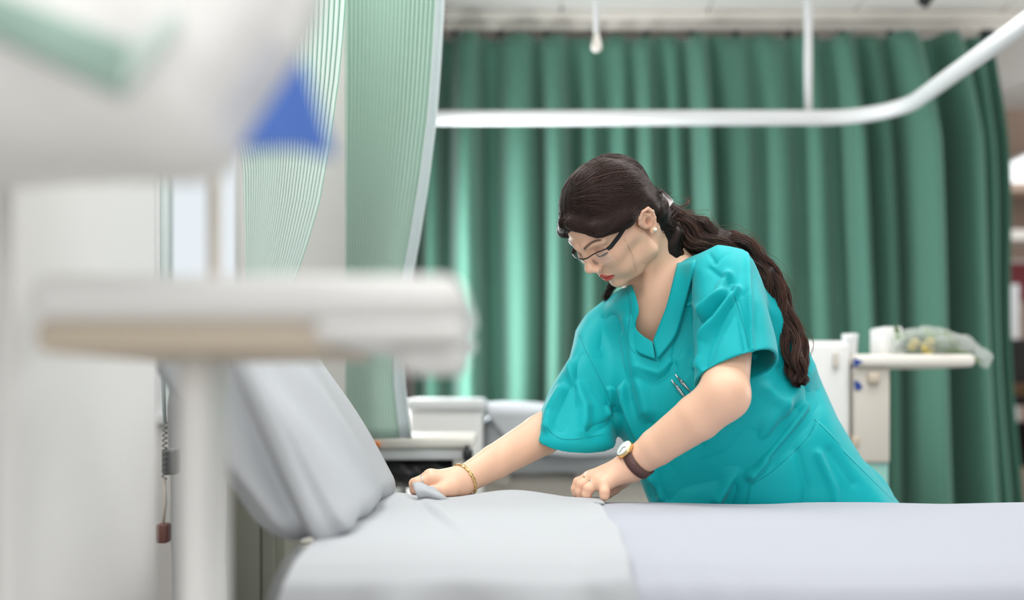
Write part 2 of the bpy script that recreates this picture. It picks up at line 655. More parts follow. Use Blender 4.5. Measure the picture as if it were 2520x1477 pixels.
def d_box(p, c, h, rad, rot=None):
    q = p - np.asarray(c, f32)
    if rot is not None:
        q = q @ np.asarray(rot, f32)
    q = np.abs(q) - (np.asarray(h, f32) - rad)
    return vlen(np.maximum(q, 0)) + np.minimum(q.max(-1), 0) - rad


def to_px(p):
    return np.stack([CX + p[:, 0] / p[:, 1] * F, YH - (p[:, 2] - CZ) / p[:, 1] * F], -1)


def d_poly2(q, poly):
    """signed distance in the plane, inside negative"""
    P = np.asarray(poly, f32)
    n = len(P)
    d = np.full(len(q), 1e18, f32)
    s = np.ones(len(q), f32)
    j = n - 1
    for i in range(n):
        e = P[j] - P[i]
        w = q - P[i]
        t = np.clip((w @ e) / max(float(e @ e), 1e-9), 0, 1)
        b = w - t[:, None] * e
        d = np.minimum(d, (b * b).sum(-1))
        c1 = q[:, 1] >= P[i, 1]
        c2 = q[:, 1] < P[j, 1]
        c3 = e[0] * w[:, 1] > e[1] * w[:, 0]
        s = np.where((c1 & c2 & c3) | (~c1 & ~c2 & ~c3), -s, s)
        j = i
    return s * np.sqrt(d)


def d_outline(p, poly):
    """distance in metres to the solid swept along the sight lines through an outline"""
    return (d_poly2(to_px(p), poly) * p[:, 1] / F).astype(f32)


def d_line2(q, line):
    P = np.asarray(line, f32)
    d = np.full(len(q), 1e9, f32)
    for i in range(len(P) - 1):
        e = P[i + 1] - P[i]
        w = q - P[i]
        t = np.clip((w @ e) / max(float(e @ e), 1e-9), 0, 1)
        d = np.minimum(d, vlen(w - t[:, None] * e))
    return d


class Field:
    """a list of rounded cones and other solids, blended together; each only evaluated near itself"""

    def __init__(self):
        self.items = []

    def add(self, fn, c, R, k):
        self.items.append((fn, np.asarray(c, f32), R, k))

    def cone(self, a, b, ra, rb, k=0.01):
        a = np.asarray(a, f32); b = np.asarray(b, f32)
        self.add(lambda p: d_cone(p, a, b, ra, rb), (a + b) / 2, float(np.linalg.norm(b - a)) / 2 + max(ra, rb), k)

    def ell(self, c, r, k=0.01, rot=None):
        self.add(lambda p: d_ell(p, c, r, rot), c, max(r), k)

    def chain(self, pts, rs, k=0.01):
        for i in range(len(pts) - 1):
            self.cone(pts[i], pts[i + 1], rs[i], rs[i + 1], k)

    def __call__(self, p):
        d = np.full(len(p), 0.2, f32)
        for fn, c, R, k in self.items:
            m = vlen(p - c) < R + 0.07
            if m.all():
                v = fn(p)
                d = smin(d, v.astype(f32), k)
            elif m.any():
                v = fn(p[m]).astype(f32)
                d[m] = smin(d[m], v, k)
        return d


def surface(f, lo, hi, h):
    """surface nets over a sparse grid of pitch h"""
    lo = np.asarray(lo, np.float64)
    B = 8
    nb = np.ceil((np.asarray(hi) - lo) / (h * B)).astype(int)
    n = nb * B
    D = np.empty(tuple(n), f32)
    ax = [lo[i] + (np.arange(nb[i]) * B + (B - 1) / 2) * h for i in range(3)]
    C = np.stack(np.meshgrid(*ax, indexing='ij'), -1).reshape(-1, 3).astype(f32)
    dc = np.concatenate([f(C[i:i + 200000]) for i in range(0, len(C), 200000)])
    D.reshape(nb[0], B, nb[1], B, nb[2], B)[:] = np.where(dc < 0, -1, 1).astype(f32).reshape(nb[0], 1, nb[1], 1, nb[2], 1)
    act = np.nonzero(np.abs(dc) < h * B * 0.95 + 0.004)[0]
    off = np.stack(np.meshgrid(*[np.arange(B)] * 3, indexing='ij'), -1).reshape(-1, 3)
    bi = np.stack(np.unravel_index(act, tuple(nb)), -1)
    step = 800
    for s in range(0, len(act), step):
        g = (bi[s:s + step, None, :] * B + off[None]).reshape(-1, 3)
        D[g[:, 0], g[:, 1], g[:, 2]] = f((lo + g * h).astype(f32))
    S = D < 0
    cnt = np.zeros(tuple(n - 1), np.int8)
    for dx in (0, 1):
        for dy in (0, 1):
            for dz in (0, 1):
                cnt += S[dx:n[0] - 1 + dx, dy:n[1] - 1 + dy, dz:n[2] - 1 + dz]
    A = (cnt > 0) & (cnt < 8)
    cells = np.stack(np.nonzero(A), -1)
    ids = np.full(tuple(n - 1), -1, np.int32)
    ids[A] = np.arange(len(cells))
    corners = [(i, j, k) for i in (0, 1) for j in (0, 1) for k in (0, 1)]
    val = {c: D[cells[:, 0] + c[0], cells[:, 1] + c[1], cells[:, 2] + c[2]] for c in corners}
    acc = np.zeros((len(cells), 3)); num = np.zeros(len(cells))
    for c in corners:
        for a in range(3):
            if c[a] == 0:
                c2 = list(c); c2[a] = 1
                va, vb = val[c], val[tuple(c2)]
                m = (va < 0) != (vb < 0)
                t = np.where(m, va / np.where(m, va - vb, 1), 0)
                q = np.array(c, float)[None].repeat(len(cells), 0)
                q[:, a] += t
                acc += q * m[:, None]
                num += m
    V = lo + (cells + acc / num[:, None]) * h
    faces = []
    for a in range(3):
        b, c = (a + 1) % 3, (a + 2) % 3
        sl0 = [slice(1, -1)] * 3; sl1 = [slice(1, -1)] * 3
        sl0[a] = slice(1, -2) if False else slice(0, n[a] - 1)
        sl1[a] = slice(1, n[a])
        s0, s1 = S[tuple(sl0)], S[tuple(sl1)]
        e = np.stack(np.nonzero(s0 != s1), -1)
        if not len(e):
            continue
        fl = s0[e[:, 0], e[:, 1], e[:, 2]]
        base = e.copy()
        for q in (b, c):
            base[:, q] += 1
        def cid(db, dc_):
            g = base.copy(); g[:, b] += db; g[:, c] += dc_
            return ids[g[:, 0], g[:, 1], g[:, 2]]
        quad = np.stack([cid(-1, -1), cid(0, -1), cid(0, 0), cid(-1, 0)], -1)
        quad[~fl] = quad[~fl][:, ::-1]
        faces.append(quad)
    Q = np.concatenate(faces)
    Q = Q[(Q >= 0).all(1)]
    return V, Q


def refine(f, V, n=2, eps=0.0006):
    V = V.astype(f32)
    for _ in range(n):
        d = f(V)
        g = np.stack([f(V + np.eye(3, dtype=f32)[i] * eps) - d for i in range(3)], -1) / eps
        gl = (g * g).sum(-1)
        st = np.where(gl > 0.05, d / np.maximum(gl, 0.05), 0)
        V = V - g * np.clip(st, -0.002, 0.002)[:, None]
    return V


def normals(V, Q):
    n = np.cross(V[Q[:, 2]] - V[Q[:, 0]], V[Q[:, 3]] - V[Q[:, 1]])
    N = np.zeros_like(V)
    for i in range(4):
        np.add.at(N, Q[:, i], n)
    return N / np.maximum(vlen(N), 1e-12)[:, None]


def np_mesh(name, V, Q, m, parent=None, colors=None, attr='paint'):
    me = bpy.data.meshes.new(name)
    me.vertices.add(len(V))
    me.vertices.foreach_set('co', np.ascontiguousarray(V, f32).ravel())
    me.loops.add(Q.size)
    me.loops.foreach_set('vertex_index', np.ascontiguousarray(Q, np.int32).ravel())
    me.polygons.add(len(Q))
    me.polygons.foreach_set('loop_start', np.arange(0, Q.size, Q.shape[1], dtype=np.int32))
    me.update(calc_edges=True)
    me.validate()
    me.polygons.foreach_set('use_smooth', np.ones(len(me.polygons), bool))
    me.materials.append(m)
    if colors is not None:
        a = me.color_attributes.new(attr, 'FLOAT_COLOR', 'POINT')
        a.data.foreach_set('color', np.c_[colors, np.ones(len(colors))].astype(f32).ravel())
    o = bpy.data.objects.new(name, me)
    return link(o, parent)


def solid(name, f, lo, hi, h, m, parent=None, post=None):
    V, Q = surface(f, lo, hi, h)
    V = refine(f, V, 1)
    if post:
        V = post(V, normals(V, Q))
    return np_mesh(name, V, Q, m, parent)


def relax(V, Q, n=1, w=0.5):
    for _ in range(n):
        A = np.zeros_like(V); c = np.zeros(len(V))
        for i in range(4):
            for j in ((i + 1) % 4, (i - 1) % 4):
                np.add.at(A, Q[:, i], V[Q[:, j]]); np.add.at(c, Q[:, i], 1)
        V = V + (A / np.maximum(c, 1)[:, None] - V) * w
    return V


def wave(p, scale, seed):
    """smooth pseudo-random field, roughly -1..1"""
    r = np.random.default_rng(seed)
    o = np.zeros(len(p))
    for k in range(6):
        d = r.normal(size=3); d /= np.linalg.norm(d)
        o += np.sin(p @ d * (2 * np.pi / scale) * r.uniform(0.6, 1.5) + r.uniform(0, 6.28))
    return o / 3.0


# ------------------------------------------------------------------ the bed in front
ZB = 0.737                                          # top of the made bed
YN, YF = 1.235, 2.0                                 # its near and far edges
XL, XR = -0.235, 1.75


def bed_section(s):
    """path across the bed: s 0 = near hem, 1 = far hem; returns (Y, z)"""
    P = [(YN - 0.055, 0.36), (YN - 0.05, 0.50), (YN - 0.045, 0.62), (YN - 0.038, 0.68), (YN - 0.020, 0.715), (YN + 0.02, 0.7315), (YN + 0.08, 0.7365),
         (1.55, ZB + 0.003), (1.80, ZB + 0.002), (1.90, ZB - 0.001), (YF - 0.03, ZB - 0.008), (YF + 0.012, 0.712), (YF + 0.035, 0.67), (YF + 0.04, 0.60), (YF + 0.045, 0.50)]
    L = [0]
    for a, b in zip(P, P[1:]):
        L.append(L[-1] + math.hypot(b[0] - a[0], b[1] - a[1]))
    t = s * L[-1]
    return np.interp(t, L, [q[0] for q in P]), np.interp(t, L, [q[1] for q in P])


def make_bed():
    t = thing('hospital_bed', (0.7, 1.6, 0), 'white-made hospital bed in the foreground the nurse leans over', 'bed')
    f = Field()
    f.add(lambda p: d_box(p, ((XL + XR) / 2 + 0.01, (YN + YF) / 2, 0.648), ((XR - XL) / 2 - 0.012, (YF - YN) / 2 - 0.01, 0.08), 0.035), ((XL + XR) / 2, 1.6, 0.65), 1.3, 0.005)
    solid('mattress', f, (XL - 0.05, YN - 0.05, 0.54), (XR + 0.05, YF + 0.05, 0.76), 0.014, M['sheet_blue'], t)
    bm = bmesh.new()
    for y in (YN + 0.05, YF - 0.09):
        bm_box(bm, (XL + 0.02, y, 0.50), (XR - 0.02, y + 0.04, 0.565), 0.006)
    for x in (XL + 0.02, 0.2, 0.7, 1.2, XR - 0.06):
        bm_box(bm, (x, YN + 0.06, 0.51), (x + 0.04, YF - 0.07, 0.56), 0.006)
    for x in (0.1, 1.3):
        bm_box(bm, (x, 1.45, 0.16), (x + 0.12, 1.75, 0.51), 0.01)
    bm_box(bm, (XL + 0.05, 1.30, 0.14), (XR - 0.1, 1.36, 0.19), 0.006)
    bm_box(bm, (XL + 0.05, 1.88, 0.14), (XR - 0.1, 1.94, 0.19), 0.006)
    bmobj('frame', bm, M['beige_plastic'], t)
    # head end: raised backrest panel leaning outwards under the pillow, and a grey bumper at the corner
    e, nrm = Vector((-0.53, 0, 0.848)), Vector((0.848, 0, 0.53))
    bm = bmesh.new()
    mt = Matrix(((e.x, 0, nrm.x, -0.268), (0, 1, 0, 1.68), (e.z, 0, nrm.z, 0.70), (0, 0, 0, 1)))
    bm_box(bm, (0.06, -0.20, -0.015), (0.32, 0.26, 0.0), 0.012, 3, mt)
    bmobj('backrest', bm, M['sheet'], t)
    pts = [pt(748, 1352, 1.36), pt(722, 1390, 1.35), pt(700, 1430, 1.34), pt(676, 1500, 1.33), pt(660, 1600, 1.33)]
    tube('bumper', smooth_path(pts, 5), [0.010] * 4 + [0.013] * 17, M['grey_plastic'], t)
    a = pt(744, 1352, 1.42)
    box('corner_cap', (a.x - 0.006, a.y - 0.02, a.z - 0.028), (a.x + 0.02, a.y + 0.03, a.z), M['dark_plastic'], t, 0.005)
    for x in (XL + 0.1, XR - 0.2):
        for y in (1.33, 1.91):
            c = tube('caster', [(x, y - 0.018, 0.06), (x, y + 0.018, 0.06)], 0.06, M['grey_plastic'], t, 20)
            box('caster_fork', (x - 0.02, y - 0.028, 0.06), (x + 0.02, y + 0.028, 0.15), M['steel'], c, 0.004)
    return t


make_bed()


def fold_off(x, z, seed, amp):
    r = random.Random(seed)
    o = 0
    for k in range(5):
        o += math.sin(x * r.uniform(14, 34) + (0.73 - z) * r.uniform(-9, 9) + r.uniform(0, 6))
    return o * amp / 3


def fitted_fn(u, v):
    Y, z = bed_section(v)
    x = XL + 0.012 + (XR - XL - 0.012) * u
    hang = max(0, min(1, (0.725 - z) / 0.1)) if Y < 1.5 else 0
    # diagonal drag folds next to the edge of the white sheet
    dg = 0
    for xx, sl, w, am in ((0.16, 0.55, 0.012, 0.020), (0.20, 0.62, 0.018, 0.024), (0.275, 0.8, 0.03, 0.012), (0.36, 1.0, 0.05, 0.010)):
        q = (x - xx) - (0.735 - z) * sl
        dg += am * math.exp(-(q / w) ** 2) * (0.25 + 0.75 * hang)
    Y -= 0.004 + hang * (0.010 * math.sin(x * 7 + 1) + 0.012 * math.sin(x * 3.1)) + dg * hang
    if Y > 1.19 and Y < 2.0 and z > 0.70:
        z += 0.0015 * math.sin(x * 17 + Y * 9) + dg * 0.35 * math.exp(-((Y - 1.25) / 0.08) ** 2)
        z += 0.004 * math.exp(-((x - 0.24) / 0.10) ** 2 - ((Y - 1.62 - (x - 0.2) * -0.6) / 0.035) ** 2)
        z -= 0.004 * math.exp(-((x - 0.40) / 0.06) ** 2 - ((Y - 1.97) / 0.05) ** 2)
    return Vector((x, Y, z + 0.004))


fs = grid('bed_sheet', fitted_fn, 260, 120, M['sheet_blue'], None, 0.003)
tag(fs, 'lilac-white sheet covering the right part of the foreground bed', 'bed sheet', 'sheets on the foreground bed')


def white_fn(u, v):
    Y, z = bed_section(v * 0.985)
    xr = 0.128 + 0.03 * math.sin(Y * 5) * 0.3
    if z < 0.72 and Y < 1.5:
        xr += (0.72 - z) * 0.35
    if Y > 1.85:
        xr += 0.02
    xl = XL - 0.004 - max(0, 0.73 - z) * 0.22 * (1 if Y < 1.5 else 0)
    x = xl + (xr - xl) * u
    hang = max(0, min(1, (0.725 - z) / 0.12)) if Y < 1.5 else 0
    f = 0.020 * math.exp(-((x + 0.115 - (0.7 - z) * -0.15) / 0.022) ** 2) - 0.016 * math.exp(-((x + 0.16) / 0.02) ** 2) - 0.016 * math.exp(-((x + 0.05 - (0.7 - z) * 0.5) / 0.030) ** 2)
    f += 0.014 * math.exp(-((x - 0.04) / 0.03) ** 2) - 0.012 * math.exp(-((x - 0.085 - (0.7 - z) * 0.6) / 0.016) ** 2)
    Y -= 0.012 + hang * (1.7 * f + 0.006 * math.sin(x * 40 + z * 20))
    rise = 0
    if z > 0.70:
        rise = 0.0012 * math.sin(x * 23 + Y * 13)
        bump = math.exp(-((Y - 1.90) / 0.075) ** 2)
        rise += bump * (0.018 * math.exp(-((x + 0.005) / 0.085) ** 2) + 0.012 * math.exp(-((x + 0.20) / 0.06) ** 2))
        # the long crease running from the gripped corner towards the camera, and puckers at the right border
        q = (x + 0.142) - (1.86 - Y) * 0.20
        rise += 0.004 * math.exp(-(q / 0.010) ** 2) * math.exp(-((Y - 1.68) / 0.20) ** 2) - 0.004 * math.exp(-((q + 0.016) / 0.010) ** 2) * math.exp(-((Y - 1.68) / 0.20) ** 2)
        e = max(0, (u - 0.86) / 0.14)
        rise += 0.006 * e * (math.sin(Y * 26 + 1.0) * 0.5 + 0.5)
        rise += -0.007 * math.exp(-((x - 0.155) / 0.018) ** 2 - ((Y - 1.80) / 0.04) ** 2)
    return Vector((x, Y, z + 0.0095 + rise))


ws = grid('bed_sheet', white_fn, 150, 150, M['sheet'], None, 0.003)
tag(ws, 'bright white sheet over the left of the foreground bed, one corner gripped by the nurse', 'bed sheet', 'sheets on the foreground bed')


def flap_fn(u, v):
    # the corner gripped and pulled up by the hand
    a, b = pt(1030, 1226, 1.845), pt(1110, 1228, 1.855)
    c, d = pt(1016, 1190, 1.862), pt(1066, 1195, 1.866)
    lo_, hi_ = a.lerp(b, u), c.lerp(d, u)
    p = lo_.lerp(hi_, v)
    p.y -= 0.010 * math.sin(v * math.pi) + 0.006 * math.sin(u * math.pi)
    p.z += 0.003 * math.sin(u * 5)
    return p


grid('gripped_corner', flap_fn, 14, 12, M['sheet'], ws, 0.003)


def make_pillow():
    e = np.array([-0.50, 0, 0.866]); nn = np.array([1.0, 0, 0.06])
    c = np.array([-0.243, 1.665, 0.746]) + e * 0.165
    rot = np.linalg.inv(np.stack([e, [0, 1, 0], nn], 1)).T
    body = lambda p: d_box(p, c, (0.165, 0.290, 0.056), 0.040, rot) * 0.86

    def f(p):
        d = body(p)
        q = (p - c.astype(f32)) @ rot.astype(f32)
        puff = 0.010 * (1 - np.clip(np.abs(q[:, 0]) / 0.165, 0, 1) ** 2) * (1 - np.clip(np.abs(q[:, 1]) / 0.29, 0, 1) ** 2)
        return (d - puff).astype(f32)

    def post(V, N):
        q = (V - c) @ rot
        near = np.clip((-q[:, 1] - 0.20) / 0.06, 0, 1)
        off = 0.006 * wave(V, 0.19, 3)
        # the pillowcase's loose open end: long folds across the near side
        a = q[:, 0] * 0.9 + q[:, 2] * 0.9
        off += near * 1.7 * (0.010 * np.exp(-((q[:, 2] - 0.018 - 0.10 * (q[:, 0] + 0.1)) / 0.012) ** 2) - 0.011 * np.exp(-((q[:, 2] + 0.004 - 0.14 * (q[:, 0] + 0.1)) / 0.013) ** 2) + 0.008 * np.exp(-((q[:, 2] + 0.035 + 0.12 * q[:, 0]) / 0.012) ** 2))
        off += near * 0.006 * np.exp(-((q[:, 0] - 0.07) / 0.05) ** 2) * np.sin(q[:, 2] * 90)
        off += 0.004 * np.exp(-((q[:, 2] - 0.045) / 0.006) ** 2) * near
        return V + N * off[:, None]
    o = solid('pillow', f, (-0.56, 1.33, 0.66), (-0.1, 2.0, 1.25), 0.006, M['sheet'], None, post)
    tag(o, 'big white pillow leaning back at the head end of the foreground bed', 'pillow')


make_pillow()

# ------------------------------------------------------------------ locker, table, bag and pole close to the camera
loc = thing('bedside_locker', (-0.55, 1.0, 0), 'tall white bedside locker filling the left edge, out of focus', 'locker')
lx = (392 - CX) / F * 1.30
box('body', (-0.95, 0.92, 0.06), (lx, 1.30, 1.185), M['white_plastic'], loc, 0.012)
box('plinth', (-0.94, 0.94, 0), (lx - 0.01, 1.28, 0.06), M['grey_plastic'], loc)
dr = box('door', (-0.94, 0.905, 0.10), (lx - 0.012, 0.922, 0.74), M['white_plastic'], loc, 0.006)
tube('handle', [(lx - 0.05, 0.895, 0.52), (lx - 0.05, 0.895, 0.66)], 0.006, M['steel'], dr)
dr = box('drawer', (-0.94, 0.905, 0.76), (lx - 0.012, 0.922, 1.16), M['white_plastic'], loc, 0.006)
tube('handle', [(-0.60, 0.893, 0.92), (-0.48, 0.893, 0.92)], 0.006, M['steel'], dr)


def overbed_table():
    Y = 0.74
    a, b = pt(55, 790, Y), pt(1142, 672, Y)
    t = thing('overbed_table', (a.x, 0.85, 0), 'blurred white overbed table with a rounded end closest to the camera', 'table')
    bm = bmesh.new()
    bm_box(bm, (a.x, Y, a.z), (b.x, Y + 0.30, b.z), 0.015, 4)
    bmobj('table_top', bm, M['white_plastic'], t)
    c, d = pt(62, 868, Y), pt(800, 782, Y)
    box('underframe', (c.x, Y + 0.012, c.z), (d.x, Y + 0.26, d.z), M['tan_plastic'], t, 0.008)
    c, d = pt(760, 843, Y), pt(1140, 780, Y)
    box('edge_lip', (c.x, Y + 0.004, c.z), (d.x, Y + 0.29, d.z), M['white_plastic'], t, 0.012)
    c, d = pt(965, 920, Y + 0.03), pt(1138, 838, Y + 0.03)
    box('tilt_lever', (c.x, Y + 0.03, c.z), (d.x, Y + 0.16, d.z), M['white_plastic'], t, 0.012)
    c, d = pt(430, 0, 0.82), pt(572, 0, 0.90)
    zc = pt(0, 868, Y).z
    box('column', (c.x, 0.82, 0.06), (d.x, 0.90, zc + 0.004), M['white_plastic'], t, 0.010)
    box('foot', (a.x + 0.02, 0.80, 0.03), (b.x, 0.92, 0.07), M['white_plastic'], t, 0.012)
    for x in (a.x + 0.05, b.x - 0.05):
        tube('caster', [(x, 0.84, 0.025), (x, 0.88, 0.025)], 0.025, M['grey_plastic'], t)


overbed_table()
px0 = pt(527, 0, 0.95)
t = thing('drip_stand', (px0.x, 0.95, 0), 'thin beige drip stand pole rising behind the blurred overbed table', 'drip stand')
tube('shaft', [(px0.x, 0.95, 0.05), (px0.x, 0.95, 1.60)], 0.0058, M['beige_plastic'], t)
tube('hook', smooth_path([(px0.x, 0.95, 1.58), (px0.x - 0.02, 0.90, 1.60), (px0.x - 0.05, 0.80, 1.58), (px0.x - 0.05, 0.78, 1.60)], 5), 0.004, M['steel'], t, 8)
for k in range(5):
    an = k * math.pi * 2 / 5
    tube('leg', [(px0.x, 0.95, 0.06), (px0.x + 0.2 * math.cos(an), 0.95 + 0.2 * math.sin(an), 0.02)], 0.009, M['grey_plastic'], t, 8)


def white_bag():
    out = [(-330, -420), (830, -420), (775, 0), (742, 120), (690, 235), (610, 330), (560, 415), (470, 440), (380, 445), (-330, 445)]

    def f(p):
        d = d_outline(p, out)
        e = np.abs(p[:, 1] - 0.765) - 0.13
        return smax(d, e.astype(f32), 0.09)

    def post(V, N):
        return V + N * (0.006 * wave(V, 0.22, 11) + 0.002 * wave(V, 0.07, 12))[:, None]
    o = solid('plastic_bag', f, (-0.62, 0.62, 1.03), (-0.06, 0.98, 1.60), 0.008, M['white_plastic'], None, post)
    tag(o, 'large blurred white bag hanging at the upper left, with a green band and blue corner', 'bag')
    bvh = BVHTree.FromPolygons([v.co for v in o.data.vertices], [tuple(q.vertices) for q in o.data.polygons])

    def patch(name, poly_l, poly_r, m, lift=0.004):
        def fn(u, v):
            a = Vector(poly_l[0]).lerp(Vector(poly_l[1]), v)
            b = Vector(poly_r[0]).lerp(Vector(poly_r[1]), v)
            q = a.lerp(b, u)
            d = (pt(q.x, q.y, 1.0) - cam.location).normalized()
            hit = bvh.ray_cast(cam.location, d)[0]
            return (hit if hit is not None else cam.location + d * 0.74) - d * lift
        return grid(name, fn, 12, 12, m, o, 0.002)
    patch('green_band', [(-60, -40), (-60, 70)], [(330, 110), (300, 235)], M['green_print'])
    patch('green_band', [(318, 120), (300, 235)], [(440, 20), (440, 70)], mat('pale_green_band', (196, 212, 206), 0.6), 0.0045)
    # the blue corner stands off the side of the bag
    a, b, c = pt(738, 140, 0.655), pt(590, 362, 0.65), pt(822, 384, 0.66)
    k = pt(716, 356, 0.652)
    V, Fc = [], []
    for w in (0.0, 0.012):
        for q in (a, b, k, c):
            V.append(q + Vector((0, w, 0)))
    Fc = [(0, 1, 2), (0, 2, 3), (4, 6, 5), (4, 7, 6), (0, 4, 5, 1), (1, 5, 6, 2), (2, 6, 7, 3), (3, 7, 4, 0)]
    obj('blue_corner', V, Fc, M['blue'], o, smooth=False)


white_bag()

# ------------------------------------------------------------------ steel locker and small things behind the pillow
Y = 2.55
a, b = pt(540, 0, Y), pt(703, 0, Y)
t = thing('steel_locker', ((a.x + b.x) / 2, Y + 0.2, 0), 'olive grey steel locker standing behind the pillow, under the window', 'locker')
box('body', (a.x - 0.08, Y, 0.03), (b.x, Y + 0.36, 0.90), M['locker'], t, 0.006)
box('plinth', (a.x - 0.07, Y + 0.02, 0), (b.x - 0.01, Y + 0.34, 0.03), M['dark_plastic'], t)
sx, s2 = pt(645, 0, Y).x, pt(680, 0, Y).x
box('door', (a.x - 0.07, Y - 0.012, 0.05), (sx - 0.002, Y + 0.002, 0.88), M['locker'], t, 0.002)
box('door', (sx + 0.002, Y - 0.012, 0.05), (s2 - 0.002, Y + 0.002, 0.88), M['locker'], t, 0.002)
q = pt(689, 1300, Y - 0.02)
tube('hook', [q + Vector((0, 0.025, 0.008)), q + Vector((0, 0, 0.008)), q, q + Vector((0.008, 0, -0.006))], 0.002, M['dark_plastic'], t, 8)


def laundry_sack():
    out = [(418, 1000), (432, 900), (470, 872), (560, 880), (556, 960), (548, 1300), (540, 2200), (440, 2200), (424, 1300)]
    f = lambda p: np.maximum(smax(d_outline(p, out), (np.abs(p[:, 1] - 2.30) - 0.12).astype(f32), 0.08), (0.002 - p[:, 2]).astype(f32))
    o = solid('laundry_bag', f, (-0.76, 2.12, -0.02), (-0.5, 2.46, 1.05), 0.008, M['sheet'], None, lambda V, N: V + N * (0.006 * wave(V * [1, 1, 0.5], 0.12, 81) * np.clip(V[:, 2] / 0.05, 0, 1))[:, None])
    tag(o, 'tall white laundry sack standing under the window, mostly hidden by the table column', 'laundry bag')


laundry_sack()
a = pt(748, 1352, 2.8)
t = thing('waste_bin', (a.x, 2.8, 0), 'cream waste bin glimpsed under the corner of the pillow', 'bin')
lathe('bin_body', (a.x, 2.8, 0), [(0, 0.05), (0.02, 0.06), (0.40, 0.068), (a.z + 0.02, 0.068)], M['cream'], t)
lathe('bin_lid', (a.x, 2.8, a.z + 0.02), [(0, 0.071), (0.015, 0.069), (0.03, 0.03)], M['cream'], t)


def grey_handset():
    Y = 1.75
    a, b = pt(412, 1170, Y), pt(428, 1105, Y)
    t = thing('handset', (a.x, Y, a.z), 'grey handset on a coiled cord hanging between the locker and the table post', 'handset')
    box('grip', (a.x - 0.010, Y, a.z), (b.x + 0.002, Y + 0.03, b.z), M['grey_plastic'], t, 0.005)
    pts = []
    q0, q1 = pt(406, 1040, Y - 0.01), pt(404, 1180, Y - 0.01)
    for i in range(90):
        s = i / 89
        c = q0.lerp(q1, s)
        pts.append(c + Vector((0.0035 * math.cos(s * 70), 0.0035 * math.sin(s * 70), 0)))
    tube('coiled_cord', pts, 0.0011, M['grey_plastic'], t, 6)
    tube('hanger', [pt(406, 1042, Y), pt(400, 900, Y), pt(398, 440, Y), Vector((pt(398, 440, Y).x, Y, CEIL))], 0.003, mat('grey_cable', (190, 202, 200), 0.5), t, 8)
    a = pt(398, 1318, Y)
    box('end_plug', (a.x - 0.008, Y - 0.006, a.z - 0.012), (a.x + 0.010, Y + 0.02, a.z + 0.018), mat('red_brown_plug', (120, 78, 70), 0.5), t, 0.004)
    tube('lead', [pt(404, 1178, Y), pt(407, 1240, Y), pt(400, 1300, Y)], 0.0025, M['beige_plastic'], t, 8)


grey_handset()

# ------------------------------------------------------------------ the bay behind: second bed, trolley, right-hand unit


